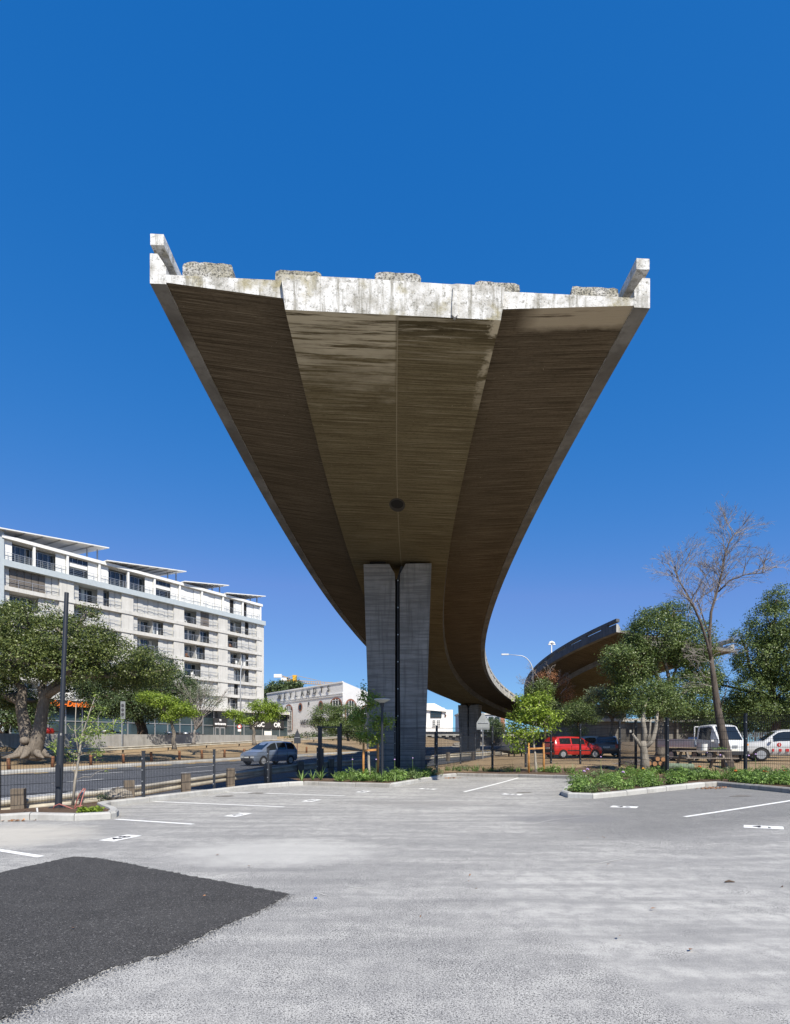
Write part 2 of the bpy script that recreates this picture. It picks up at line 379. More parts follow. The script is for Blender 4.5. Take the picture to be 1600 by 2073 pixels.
# painted bay lines and bay numbers
car_park = bpy.data.objects['car_park']
def paint_line(p, q, w, mat=None, dz=0.004, parent=None, zf=None, name='bay_line'):
    p, q = Vector(p), Vector(q); d = (q - p).normalized(); s = Vector((-d.y, d.x, 0)) * w / 2; mb = MB(); n = max(2, int((q - p).length / 0.8)); V = []
    for i in range(n + 1):
        c = p.lerp(q, i / n); j = s * rnd.uniform(0.93, 1.05)
        for e in (c - j, c + j): V.append((e.x, e.y, (zf or zlot)(e.x, e.y) + dz))
    mb.add(V, [(2 * i, 2 * i + 2, 2 * i + 3, 2 * i + 1) for i in range(n)])
    return mb.build(name, mat or M_LINE, parent)
BAY = [((-70, 1711), (83, 1735)), ((235, 1659), (391, 1669)), ((302, 1622.5), (576, 1634)), ((443, 1603.5), (698, 1611.5)), ((940, 1603.5), (1050, 1575)), ((1387, 1654), (1640, 1615.5))]
for a, b in BAY: paint_line(gp(*a), gp(*b), 0.10, parent=car_park)
NUMS = [('48', (244.5, 1697), 0), ('47', (482, 1650), 0), ('46', (631, 1621), 0), ('45', (736, 1603), 0), ('44', (866, 1597.5), 1), ('43', (1037.5, 1608.5), 1), ('42', (1264, 1634), 2), ('41', (1546, 1675), 2)]
DIRS = [((0.33, 0.944), (-0.944, 0.33)), ((0.86, -0.51), (0.51, 0.86)), ((0.84, -0.54), (0.54, 0.84))]
for t, p, k in NUMS:
    c = gp(*p); x = Vector((*DIRS[k][0], 0)); u = Vector((*DIRS[k][1], 0)); mb = MB()
    q = [c + x * a * 0.27 + u * b * 0.145 for a, b in ((-1, -1), (1, -1), (1, 1), (-1, 1))]
    mb.add([(e.x, e.y, zlot(e.x) + 0.004) for e in q], [(0, 1, 2, 3)]); pl = mb.build('bay_number', M_LINE, car_park)
    put_text(text_mesh(t, 0.26, 0.0, M_NUM, 'digits', bold=0.006, space=1.25), 'digits', pl, (c.x, c.y, zlot(c.x) + 0.0075), x, u)

# kerbs: every kerb stone its own piece
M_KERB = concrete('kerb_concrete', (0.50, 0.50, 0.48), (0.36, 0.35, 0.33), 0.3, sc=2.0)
M_KERBD = concrete('kerb_concrete_stained_shaded', (0.36, 0.35, 0.33), (0.25, 0.24, 0.22), 0.5, sc=2.0)  # darker mix for stained kerbs; the right kerb's shade is in this colour too
def offset_path(pts, d):
    out = []
    for i, p in enumerate(pts):
        a = pts[max(i - 1, 0)]; b = pts[min(i + 1, len(pts) - 1)]
        d1 = (Vector((p.x - a.x, p.y - a.y, 0))); d2 = Vector((b.x - p.x, b.y - p.y, 0))
        if d1.length < 1e-6: d1 = d2
        if d2.length < 1e-6: d2 = d1
        d1.normalize(); d2.normalize(); n1 = Vector((-d1.y, d1.x, 0)); n2 = Vector((-d2.y, d2.x, 0)); m = (n1 + n2)
        m = m.normalized() * (d / max(0.5, m.normalized().dot(n1))); out.append(Vector((p.x, p.y, 0)) + m)
    return out
def kerb(name, pts, label, side=1, w=0.15, h=0.13, mat=None, zf=zlot, step=1.0):
    root = thing(name, None, None, (pts[0].x, pts[0].y, zf(pts[0].x, pts[0].y))); tag(root, label, kind='structure')
    back = offset_path(pts, w * side); ch = offset_path(pts, 0.03 * side)
    for i in range(len(pts) - 1):
        L = (pts[i + 1] - pts[i]).to_2d().length; n = max(1, round(L / step)); g = min(0.006 / L, 0.05)
        for k in range(n):
            t0, t1 = k / n + g, (k + 1) / n - g; mb = MB(); V = []
            dz = rnd.uniform(-0.006, 0.006)
            for t in (t0, t1):
                a = pts[i].lerp(pts[i + 1], t); c = ch[i].lerp(ch[i + 1], t); b = back[i].lerp(back[i + 1], t); z = zf(a.x, a.y)
                V += [(a.x, a.y, z - 0.06), (a.x, a.y, z + h - 0.03 + dz), (c.x, c.y, z + h + dz), (b.x, b.y, z + h + dz), (b.x, b.y, z - 0.06)]
            F = [(0, 1, 6, 5), (1, 2, 7, 6), (2, 3, 8, 7), (3, 4, 9, 8), (4, 3, 2, 1, 0), (5, 6, 7, 8, 9)]
            mb.add(V, F); mb.build('kerb_stone', mat or M_KERB, root)
    return root
kerb('island_kerb', KL + TIP, 'pale concrete kerb round the small planted island by the black pole', 1)
kerb('fence_kerb', [TIP[-1]] + KM[:6], 'pale concrete kerb along the low black mesh fence', 1)
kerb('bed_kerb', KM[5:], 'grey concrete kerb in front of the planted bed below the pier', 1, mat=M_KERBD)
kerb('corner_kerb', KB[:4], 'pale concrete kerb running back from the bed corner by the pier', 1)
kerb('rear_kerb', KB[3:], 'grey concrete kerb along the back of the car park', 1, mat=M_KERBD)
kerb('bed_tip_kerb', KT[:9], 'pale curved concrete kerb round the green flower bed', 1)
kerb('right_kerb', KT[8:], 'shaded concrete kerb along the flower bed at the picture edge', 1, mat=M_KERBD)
# planted beds (soil sheets)
def bed(name, front, rear, label, dz=0.10):
    fr = offset_path(front, 0.14); return sheet(name, [(p.x, p.y) for p in fr] + list(reversed(rear)), dz, M_SOIL, label, 0.7)
bed('island_bed', KL + TIP, [(-12.5, 11.0), (-9.6, 10.3), (-7.6, 11.3), (-6.6, 12.6), (TIP[-1].x - 0.2, TIP[-1].y + 0.3)], 'sandy soil of the small island by the black pole', 0.09)
bed('pier_bed', KM[5:] + KB[1:], [(-4.2, 21.3), (-2.0, 22.6), (-1.6, 24.2), (1.2, 24.6), (5, 25.6), (10.3, 26.6)], 'brown soil bed in front of the pier')
bed('flower_bed', KT, [(9.0, 24.2), (9.1, 19.9), (10.6, 18.4), (11.4, 16.6), (KT[-1].x + 1.5, KT[-1].y + 1.0)], 'brown soil under the green flower bed')

# the road beyond the fence
def strip(name, s0, s1, v0, v1, dz, mat, label=None, parent=None, ds=4.0):
    mb = MB(); n = max(1, int((s1 - s0) / ds)); V = []
    for i in range(n + 1):
        s = s0 + (s1 - s0) * i / n
        for v in (v0, v1): x, y = rp(s, v); V.append((x, y, zroad(s) + dz))
    mb.add(V, [(2 * i, 2 * i + 2, 2 * i + 3, 2 * i + 1) for i in range(n)]); o = mb.build(name, mat, parent)
    if label: tag(o, label, kind='structure')
    return o
road = strip('road', -45, 190, -5.5, VK, 0.0, M_ROAD, 'dark asphalt road with several lanes')
def mark(s0, s1, v, w, mat=M_LINE, name='lane_marking'): strip(name, s0, s1, v - w / 2, v + w / 2, 0.006, mat, None, road)
mark(-45, 150, 0.0, 0.14); mark(-45, 6, 0.4, 0.12)
for v in (5.0, 8.9):
    s = -38 + v * 1.1
    while s < 110: mark(s, s + 2.6, v, 0.12); s += 7.5
s = -30
while s < 60: mark(s, s + 0.8, VK - 0.7, 0.2, M_YEL); s += 2.3
mark(34, 130, 1.3, 0.16, M_YEL)
kp = [Vector((*rp(s, VK), 0)) for s in (-40, -20, 0, 15, 30, 45, 60, 80, 110)]
kerb('road_kerb', [Vector((p.x, p.y, 0)) for p in kp], 'long pale kerb on the far side of the road', 1, w=0.25, h=0.18, zf=lambda x, y: zroad(sv(x, y)[0]), step=2.0)
pv = strip('pavement', -40, 110, VK + 0.25, VK + 1.5, 0.17, concrete('pavement_concrete', (0.42, 0.41, 0.38), (0.32, 0.31, 0.29), 0.2), 'narrow pale pavement strip beyond the road')
# ------------------------------------------------------------------ the unfinished viaduct
def soffitmat(name, base, dark, pale, seam=True):
    n = NT(name, 1.0, 0.0); uv = n.n('ShaderNodeUVMap').outputs[0]
    def mp(a, b): return n.n('ShaderNodeMapping', Vector=uv, Scale=(a, b, 1)).outputs[0]
    sx = n.n('ShaderNodeSeparateXYZ', Vector=uv).outputs
    def rng(v, a, b): return n.n('ShaderNodeMapRange', Value=v, **{'From__Min': a, 'From__Max': b}).outputs[0]
    bd = n.noise(1.0, 3, 0.7, mp(0.35, 22)); fine = n.noise(1.0, 3, 0.7, mp(0.8, 75)); big = n.noise(1.0, 6, 0.6, mp(0.45, 0.5)); pit = n.noise(1.0, 2, 0.5, mp(14, 14)); grain = n.noise(1.0, 4, 0.7, mp(9, 30))
    wash = n.noise(1.0, 7, 0.7, mp(0.35, 7.0)); blot = n.noise(1.0, 5, 0.6, mp(0.8, 1.6))
    c = n.mix(n.ramp(big, (0.3, 0.0), (0.7, 1.0)), base, tuple(x * 0.76 for x in base))
    c = n.mix(n.ramp(bd, (0.36, 0.8), (0.52, 0.0)), c, dark); c = n.mix(n.ramp(fine, (0.38, 0.75), (0.5, 0.0)), c, dark); c = n.mix(n.ramp(grain, (0.35, 0.5), (0.5, 0.0)), c, dark)
    c = n.mix(n.ramp(bd, (0.60, 0.0), (0.70, 0.5)), c, pale); c = n.mix(n.ramp(fine, (0.62, 0.0), (0.72, 0.45)), c, pale)
    if seam:
        # lime-washed half beside the open end, cut by dark runs; spalled edge on the other side
        m1 = n.math('MULTIPLY', n.math('MULTIPLY', rng(sx[0], 0.02, -0.05), rng(n.math('ADD', sx[1], n.math('MULTIPLY', blot, 4.5)), 5.0, 2.6)), n.ramp(wash, (0.42, 0.0), (0.50, 1.0)))
        m2 = n.math('MULTIPLY', n.math('MULTIPLY', rng(sx[0], 0.0, 0.05), rng(sx[1], 1.3, 0.3)), n.ramp(wash, (0.52, 0.0), (0.58, 0.8)))
        m3 = n.math('MULTIPLY', n.math('MULTIPLY', rng(n.math('ADD', sx[0], n.math('MULTIPLY', pit, 0.3)), 2.08, 2.2), rng(n.math('ADD', sx[1], n.math('MULTIPLY', wash, 3.0)), 5.0, 1.5)), n.ramp(blot, (0.48, 0.0), (0.54, 1.0)))
        m4 = n.math('MULTIPLY', n.math('MULTIPLY', rng(sx[1], 0.55, 0.35), 0.8), n.ramp(blot, (0.35, 1.0), (0.6, 0.2)))
        c = n.mix(m4, c, tuple(x * 0.55 for x in dark)); c = n.mix(m1, c, tuple(x * 1.0 for x in pale)); c = n.mix(m2, c, tuple(x * 0.85 for x in pale)); c = n.mix(m3, c, tuple(x * 1.15 for x in pale))
        d = n.math('ABSOLUTE', n.math('SUBTRACT', sx[0], 0.02)); c = n.mix(n.math('MULTIPLY', rng(d, 0.014, 0.006), 0.38), c, pale)
    else:
        m1 = n.math('MULTIPLY', n.math('MULTIPLY', rng(sx[0], 2.6, 3.1), rng(n.math('ADD', sx[1], n.math('MULTIPLY', blot, 0.5)), 0.95, 0.75)), n.ramp(wash, (0.36, 0.0), (0.44, 1.0)))
        c = n.mix(m1, c, tuple(x * 1.15 for x in pale))
        ed = n.math('MULTIPLY', rng(n.math('ABSOLUTE', sx[0]), 4.72, 5.0), n.ramp(blot, (0.45, 0.0), (0.65, 0.25))); c = n.mix(ed, c, tuple(x * 0.9 for x in pale))
    c = n.mix(n.ramp(pit, (0.75, 0.0), (0.77, 0.8)), c, pale)
    n.color(c); n.bump(n.math('ADD', bd, n.math('MULTIPLY', fine, 0.6)), 0.5, 0.02); return n.mat
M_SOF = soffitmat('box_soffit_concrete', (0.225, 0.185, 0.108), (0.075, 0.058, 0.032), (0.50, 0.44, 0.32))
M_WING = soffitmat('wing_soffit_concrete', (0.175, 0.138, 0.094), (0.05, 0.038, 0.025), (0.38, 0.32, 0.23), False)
def limed(name):
    n = NT(name, 0.9, 0.2); a = n.noise(2.2, 8, 0.68); b = n.noise(9, 8, 0.75); st = n.noise(1.0, 6, 0.65, n.mapping((7, 7, 0.6))); y = n.noise(1.3, 5, 0.6); pk = n.noise(28, 4, 0.7)
    c = n.mix(n.ramp(a, (0.44, 0.0), (0.60, 1.0)), (0.67, 0.67, 0.66), (0.38, 0.37, 0.34))
    c = n.mix(n.ramp(st, (0.50, 0.0), (0.64, 0.8)), c, (0.20, 0.19, 0.155)); c = n.mix(n.ramp(y, (0.54, 0.0), (0.66, 0.75)), c, (0.27, 0.235, 0.12))
    c = n.mix(n.ramp(b, (0.36, 0.85), (0.46, 0.0)), c, (0.16, 0.155, 0.13)); c = n.mix(n.ramp(pk, (0.33, 0.9), (0.39, 0.0)), c, (0.05, 0.05, 0.045))
    n.color(c); n.bump(n.math('ADD', b, pk), 0.5, 0.02); return n.mat
M_END = limed('limewashed_broken_concrete')
def rubblemat():
    n = NT('broken_aggregate_concrete', 0.95, 0.15); v = n.noise(22, 6, 0.75); a = n.noise(3, 5, 0.6)
    c = n.mix(n.ramp(v, (0.42, 1.0), (0.52, 0.0)), n.mix(n.ramp(a, (0.4, 0.0), (0.6, 1.0)), (0.55, 0.54, 0.51), (0.38, 0.36, 0.29)), (0.10, 0.098, 0.09))
    n.color(c); n.bump(v, 1.0, 0.04); return n.mat
M_RUBBLE = rubblemat()
M_WEB = concrete('weathered_grey_concrete', (0.25, 0.24, 0.22), (0.17, 0.155, 0.135), 0.6, brd=0.09)
M_PARA = concrete('parapet_concrete', (0.46, 0.455, 0.43), (0.30, 0.29, 0.26), 0.7)
M_PARAD = concrete('shade_side_parapet', (0.13, 0.133, 0.14), (0.08, 0.082, 0.088), 0.7)  # side turned from the sun; its shade is put into the colour
M_PIER = concrete('board_marked_pier_concrete', (0.36, 0.34, 0.315), (0.24, 0.225, 0.21), 0.95, brd=0.07)
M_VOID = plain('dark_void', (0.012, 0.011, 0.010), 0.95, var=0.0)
MAIN = dict(x0=0.041, y0=11.738, th=-0.01138, k0=0.003857, k1=37.2, kw=6.3, km=0.00963, z0=10.323, g=-0.03389, g2=-0.000276, e0=0.04038, e1=0.001, ecap=63, bL=2.389, bR=2.229, wL=5.173, wR=5.352, d=0.515, grow=0.837, L=112)
SECOND = dict(x0=22.4, y0=44.4, th=-0.168, k0=0.0142, k1=20, kw=8, km=0.006, z0=8.75, g=-0.0421, g2=-0.00018, e0=0.125, e1=0.0, ecap=63, bL=2.3, bR=2.3, wL=5.2, wR=5.2, d=0.62, grow=0.5, L=92)
class Deck:
    def __init__(self, p): 
        self.p = p; N = int(p['L'] / 0.25) + 9; x, y, th = p['x0'], p['y0'], p['th']; self.pts = []
        for i in range(N):
            s = i * 0.25; self.pts.append((x, y, th)); k = p['k0'] + (p['km'] - p['k0']) / (1 + math.exp(-(s - p['k1']) / p['kw']))
            x += math.sin(th) * 0.25; y += math.cos(th) * 0.25; th += k * 0.25
    def c(self, s):
        i = min(max(s / 0.25, 0), len(self.pts) - 2); k = int(i); t = i - k; a, b = self.pts[k], self.pts[k + 1]
        r = [a[j] + (b[j] - a[j]) * t for j in range(3)]
        if s < 0: r[0] += math.sin(r[2]) * s; r[1] += math.cos(r[2]) * s
        return r
    def gr(self, s): return self.p['d'] * (1 + self.p['grow'] * min(max(s, 0), 31.5) / 31.5)
    def P(self, s, u, dz):
        p = self.p; x, y, th = self.c(s); e = p['e0'] + p['e1'] * min(max(s, 0), p['ecap'])
        return Vector((x + u * math.cos(th), y - u * math.sin(th), p['z0'] + p['g'] * s + p['g2'] * s * s - e * u + dz))
def loft(dk, s0, s1, sec, ds=1.0, closed=True, mats=None, uvmode=None):
    """sec(s) -> list of (u,dz); faces get materials by section edge"""
    n = max(1, int((s1 - s0) / ds)); mb = MB(); mb.uv = []; k = len(sec(s0))
    for i in range(n + 1):
        s = s0 + (s1 - s0) * i / n
        for u, dz in sec(s): mb.v.append(tuple(dk.P(s, u, dz))); mb.uv.append((u, s))
    for i in range(n):
        for j in range(k if closed else k - 1):
            a, b = i * k + j, i * k + (j + 1) % k; mb.f.append((a, b, b + k, a + k)); mb.m.append(mats[j] if mats else 0)
    if closed: mb.f += [tuple(range(k - 1, -1, -1)), tuple(n * k + j for j in range(k))]; mb.m += [mats[k] if mats else 0] * 2
    return mb
def viaduct(name, label, dk, main):
    p = dk.p; L = p['L']; wL, wR, bL, bR = p['wL'], p['wR'], p['bL'], p['bR']
    root = thing(name, label, 'viaduct', (p['x0'], p['y0'] + 14, -0.3))
    top = lambda s: dk.gr(s) + 0.20
    rt = lambda s: dk.gr(s) * 0.66
    # box girder: soffit, webs, top
    box = loft(dk, 0, L, lambda s: [(-bL, rt(s)), (-bL + 0.07, 0), (bR - 0.07, 0), (bR, rt(s)), (bR, top(s)), (-bL, top(s))], mats=[1, 0, 1, 2, 3, 2, 2])
    ME = M_END if main else M_WEB
    gird = box.build('box_girder', [M_SOF, M_WEB, ME, M_PARA], root)
    for sd, w, b in ((-1, wL, bL), (1, wR, bR)):
        m = loft(dk, 0, L, lambda s: [(sd * (b + 0.002), rt(s)), (sd * (w - 0.34), dk.gr(s) + 0.035), (sd * (w - 0.34), top(s)), (sd * (b + 0.002), top(s))], mats=[0, 1, 2, 1, 1])
        if sd < 0:
            m.f = [tuple(reversed(f)) for f in m.f]
        m.build('deck_wing', [M_WING, ME, M_PARA], root)
        # parapet: edge beam with upstand, posts and a rail with open slots
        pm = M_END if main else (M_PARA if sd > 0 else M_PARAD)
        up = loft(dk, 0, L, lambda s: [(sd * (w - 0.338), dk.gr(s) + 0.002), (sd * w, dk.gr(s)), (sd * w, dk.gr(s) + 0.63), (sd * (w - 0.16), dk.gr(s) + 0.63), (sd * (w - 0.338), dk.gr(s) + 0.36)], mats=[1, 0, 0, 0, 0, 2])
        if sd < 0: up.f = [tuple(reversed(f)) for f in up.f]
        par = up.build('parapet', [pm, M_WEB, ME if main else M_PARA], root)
        rl = loft(dk, 0.02, L, lambda s: [(sd * (w - 0.28), dk.gr(s) + 0.83), (sd * w, dk.gr(s) + 0.83), (sd * w, dk.gr(s) + 1.06), (sd * (w - 0.28), dk.gr(s) + 1.06)])
        if sd < 0: rl.f = [tuple(reversed(f)) for f in rl.f]
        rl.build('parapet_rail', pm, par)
        s = 1.3
        while s < min(L - 2, 70):
            po = loft(dk, s, s + 0.9, lambda t: [(sd * (w - 0.2), dk.gr(t) + 0.625), (sd * (w - 0.012), dk.gr(t) + 0.625), (sd * (w - 0.012), dk.gr(t) + 0.835), (sd * (w - 0.2), dk.gr(t) + 0.835)])
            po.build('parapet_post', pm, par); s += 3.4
    return root, gird
dkA = Deck(MAIN); dkB = Deck(SECOND)
via, girder = viaduct('unfinished_viaduct', 'unfinished concrete viaduct ending in mid air above the car park on a slotted pier', dkA, True)
# end diaphragm across the box, standing proud of the wing ends
def ragtop(mb, amp, seed):
    r = random.Random(seed); mb.v = [(x + r.uniform(-amp, amp) * .4, y + r.uniform(-amp, amp) * .4, z + r.uniform(-amp, amp)) for x, y, z in mb.v]
mb = loft(dkA, -0.14, 0.35, lambda s: [(-2.322, -0.006), (-0.8, -0.009), (0.6, -0.006), (2.162, -0.008), (2.25, 0.69), (1.25, 0.71), (1.15, 0.69), (-0.7, 0.72), (-2.41, 0.722)], ds=1, mats=[1, 1, 1, 0, 0, 0, 0, 0, 0, 0])
dia = mb.build('end_diaphragm', [M_END, M_SOF], via)
mb = loft(dkA, -0.19, -0.1, lambda s: [(1.13, 0.02), (1.2, -0.03), (1.26, 0.03), (1.235, 0.62), (1.16, 0.62)], ds=1); mb.build('concrete_rib', M_END, dia)
for k, (u0, u1, h) in enumerate(((-4.53, -3.48, 0.44), (-2.58, -1.6, 0.36), (-0.46, 0.51, 0.42), (1.66, 2.62, 0.33), (3.73, 4.73, 0.33))):
    r = random.Random(40 + k); mb = MB(); nu, nh = 9, 5; T = dkA.gr(0) + 0.19
    g = {}
    for a, sdist in enumerate((0.12, 0.62)):
        for i in range(nu + 1):
            for j in range(nh + 1):
                u = u0 + (u1 - u0) * i / nu; e = 1 - 0.14 * (j == nh) * (i in (0, nu)); 
                uu = u + r.uniform(-.007, .007) + (0.02 if i == 0 and j == nh else (-0.02 if i == nu and j == nh else 0))
                g[a, i, j] = len(mb.v); mb.v.append(tuple(dkA.P(sdist + r.uniform(-.012, .012), uu, T - 0.03 + h * j / nh * (1 - 0.07 * (j == nh) * (i in (0, nu))) + r.uniform(-.008, .008))))
    q = lambda *t: (mb.f.append(t), mb.m.append(0))
    for i in range(nu):
        for j in range(nh): q(g[0, i, j], g[0, i + 1, j], g[0, i + 1, j + 1], g[0, i, j + 1]); q(g[1, i + 1, j], g[1, i, j], g[1, i, j + 1], g[1, i + 1, j + 1])
        q(g[0, i, nh], g[0, i + 1, nh], g[1, i + 1, nh], g[1, i, nh])
    for j in range(nh): q(g[1, 0, j], g[0, 0, j], g[0, 0, j + 1], g[1, 0, j + 1]); q(g[0, nu, j], g[1, nu, j], g[1, nu, j + 1], g[0, nu, j + 1])
    mb.build('end_block', M_RUBBLE, via)
# access hole in the soffit: shallow ovals, its inner shade put into their colour
lo_s, hi_s = 0.0, 14.0
for _ in range(40):
    sH = (lo_s + hi_s) / 2; q = dkA.P(sH, 0, 0)
    if HZN - (q.z - CAMH) * FPX / q.y < 1022: lo_s = sH
    else: hi_s = sH
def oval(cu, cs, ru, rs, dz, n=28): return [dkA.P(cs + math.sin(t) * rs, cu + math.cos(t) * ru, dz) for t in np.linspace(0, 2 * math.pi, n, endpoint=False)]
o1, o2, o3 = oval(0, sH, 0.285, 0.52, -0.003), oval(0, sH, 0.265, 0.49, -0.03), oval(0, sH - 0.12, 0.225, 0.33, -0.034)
mb = MB(); mb.add(o1 + o2, [tuple(reversed(range(28, 56)))] + [(i, (i + 1) % 28, 28 + (i + 1) % 28, 28 + i) for i in range(28)]); hole = mb.build('access_sleeve', plain('shaded_sleeve', (0.05, 0.044, 0.036), 0.9), girder)
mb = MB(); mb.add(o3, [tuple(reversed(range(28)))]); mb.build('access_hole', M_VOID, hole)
def pier(root, cx, cy, rz, zt, zb, w0, w1, slot, gap, dep=1.5, lab=None):
    """two flaring leaves either side of a deep slot"""
    e = thing('pier', None, None, (cx, cy, zb), rz); del_e = e; 
    M = lambda x, y, z: (x, y, z - zb)
    H = zt - zb
    def leaf(sd):
        mb = MB(); V = []; lv = [0, 0.25, 0.5, 0.75, 0.9, 0.955, 1.0]
        for t in lv:
            wo_ = w0 + (w1 - w0) * t; wi = slot / 2 * (1 + 0.2 * (1 - t))
            if t > 0.95: wi = slot / 2 + (t - 0.95) / 0.05 * 0.28
            for x, y in ((sd * wi, -dep / 2), (sd * wo_, -dep / 2), (sd * wo_, dep / 2), (sd * wi, dep / 2)): V.append((x, y, t * H))
        n = len(lv); F = [(i * 4 + j, i * 4 + (j + 1) % 4, i * 4 + 4 + (j + 1) % 4, i * 4 + 4 + j) for i in range(n - 1) for j in range(4)] + [(3, 2, 1, 0), tuple((n - 1) * 4 + j for j in range(4))]
        if sd < 0: F = [tuple(reversed(f)) for f in F]
        mb.add(V, F); mb.build('pier_leaf', M_PIER, e, local=True)
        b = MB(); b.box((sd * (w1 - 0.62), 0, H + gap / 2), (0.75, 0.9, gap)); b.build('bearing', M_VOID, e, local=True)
    leaf(-1); leaf(1)
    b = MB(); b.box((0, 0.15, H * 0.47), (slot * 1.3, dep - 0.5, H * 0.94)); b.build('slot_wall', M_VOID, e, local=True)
    t = MB(); t.tube([(0.02, -dep / 2 + 0.12, 0.1), (0.02, -dep / 2 + 0.12, H * 0.93), (0.2, -dep / 2 + 0.1, H * 0.99)], 0.055, 8); dp = t.build('drain_pipe', M_TRIM, e, local=True)
    for k in range(6):
        c = MB(); c.box((0.02, -dep / 2 + 0.055, H * (0.3 + 0.125 * k)), (0.05, 0.03, 0.05)); c.build('pipe_clip', M_STEEL, dp, local=True)
    e.parent = root; e.matrix_parent_inverse = wmat(root).inverted()
    for q in ('label', 'category'): 
        if q in e: del e[q]
    return e
zt1 = 9.62
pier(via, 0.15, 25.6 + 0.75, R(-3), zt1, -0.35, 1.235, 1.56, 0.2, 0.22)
c2 = dkA.c(68.2); z2 = dkA.P(68.2, 0, 0).z; pier(via, c2[0] - 0.6, c2[1], -c2[2], z2 - 0.12, -0.3, 1.2, 1.5, 0.22, 0.15, 1.6)
via2, gird2 = viaduct('second_viaduct', 'second concrete viaduct stub with slotted dark parapet rising behind the trees', dkB, False)
c3 = dkB.c(33); z3 = dkB.P(33, 0, 0).z; pier(via2, c3[0], c3[1], -c3[2], z3 - 0.1, 0.0, 1.9, 2.2, 0.2, 0.15, 2.0)
c3 = dkB.c(70); z3 = dkB.P(70, 0, 0).z; pier(via2, c3[0], c3[1], -c3[2], z3 - 0.1, 0.0, 1.5, 1.7, 0.2, 0.15, 2.0)
# ------------------------------------------------------------------ fences
M_MESH = plain('black_mesh_wire', (0.02, 0.024, 0.032), 0.5, var=0.0)
def wire_panel(mb, a, b, za, zb, h, vbend=0.0, sp=0.055, r=0.0026, rows=None):
    a, b = Vector(a), Vector(b); d = (b - a); L = d.length; d.normalize(); nrm = Vector((-d.y, d.x, 0)); n = int(L / sp)
    def tri(p, q, rr):
        e = (q - p).normalized(); u = nrm if abs(e.dot(nrm)) < 0.9 else Z3; w = e.cross(u).normalized()
        V = [c + (u * math.cos(t) + w * math.sin(t)) * rr for c in (p, q) for t in (0.3, 2.4, 4.5)]
        mb.add(V, [(0, 1, 4, 3), (1, 2, 5, 4), (2, 0, 3, 5)])
    for i in range(n + 1):
        t = i / n; x = a.lerp(b, t); z0 = za + (zb - za) * t + 0.05
        p = Vector((x.x, x.y, z0)); q = Vector((x.x, x.y, z0 + h - 0.1)); tri(p, q, r)
        if vbend: tri(q, q + Z3 * 0.12 - nrm * vbend, r)
    for hh in (rows or [0.0, 0.2, 0.22, 0.42, 0.62, 0.82, 1.02, 1.04]):
        if hh > h - 0.05: continue
        p = Vector((a.x, a.y, za + 0.05 + hh)); q = Vector((b.x, b.y, zb + 0.05 + hh)); off = nrm * 0.006; tri(p + off, q + off, r * 1.6)
    for zz, o2 in ((h - 0.1, 0.0),) + (((h + 0.02, vbend),) if vbend else ()):
        tri(Vector((a.x, a.y, za + 0.05 + zz)) - nrm * o2, Vector((b.x, b.y, zb + 0.05 + zz)) - nrm * o2, r * 1.5)
def fence(name, label, posts, h, panels=None, vbend=0.0, wpost=0.075, sp=0.055, r=0.0026, rows=None, z=None):
    f = thing(name, label, 'fence', posts[0])
    for k, p in enumerate(posts):
        mb = MB(); mb.box((p[0], p[1], p[2] + h / 2 + 0.02), (wpost, wpost, h + 0.1), rz=0.3); mb.box((p[0], p[1], p[2] + h + 0.075), (wpost + .012, wpost + .012, 0.02), rz=0.3)
        po = mb.build('post', M_BLACK, f)
        if k < 12:
            c = MB()
            for j in range(4): c.box((p[0] - 0.01, p[1] - wpost / 2 - 0.012, p[2] + h * (0.12 + 0.26 * j)), (0.03, 0.02, 0.03))
            c.build('clamp', M_STEEL, po)
    for i in range(len(posts) - 1):
        if panels and not panels[i]: continue
        mb = MB(); a, b = posts[i], posts[i + 1]; wire_panel(mb, (a[0], a[1], 0), (b[0], b[1], 0), a[2], b[2], h, vbend, sp, r, rows)
        tag(mb.build('mesh_panel', M_MESH, f), kind='stuff')
    return f
def fp(px, py, Y): p = at(px, py, Y); return (p.x, p.y, p.z)
FL = [(-10.1, 8.6, 0.11), (-7.9, 11.1, 0.11), (-6.04, 13.4, 0.11), (-5.25, 16.2, 0.11), (-4.34, 19.1, 0.11), (-2.98, 21.5, 0.11)]
fence('low_mesh_fence', 'low black wire mesh fence along the road side of the car park', FL, 1.04, r=0.0038)
# tall gate
g = thing('mesh_gate', 'tall narrow black mesh gate in the fence beside the staked sapling', 'gate', (-2.95, 21.55, 0.1))
for x in (-2.93, -2.13):
    mb = MB(); mb.box((x, 21.6, 1.05), (0.10, 0.10, 2.0)); mb.build('gate_post', M_BLACK, g)
mb = MB(); mb.box((-2.53, 21.6, 2.02), (0.74, 0.05, 0.05)); mb.box((-2.53, 21.6, 0.25), (0.74, 0.05, 0.05)); mb.box((-2.85, 21.6, 1.1), (0.05, 0.05, 1.8)); mb.box((-2.21, 21.6, 1.1), (0.05, 0.05, 1.8)); mb.build('gate_frame', M_BLACK, g)
mb = MB(); wire_panel(mb, (-2.85, 21.6, 0), (-2.21, 21.6, 0), 0.2, 0.2, 1.85); mb.build('mesh_panel', M_MESH, g)
mb = MB(); mb.box((-2.83, 21.54, 0.75), (0.16, 0.03, 0.9)); mb.build('lock_plate', M_BLACK, g)
mb = MB(); mb.tube([(-2.2, 21.53, 1.1), (-2.2, 21.49, 1.1), (-2.3, 21.49, 1.1)], 0.012, 6); mb.build('handle', M_STEEL, g)
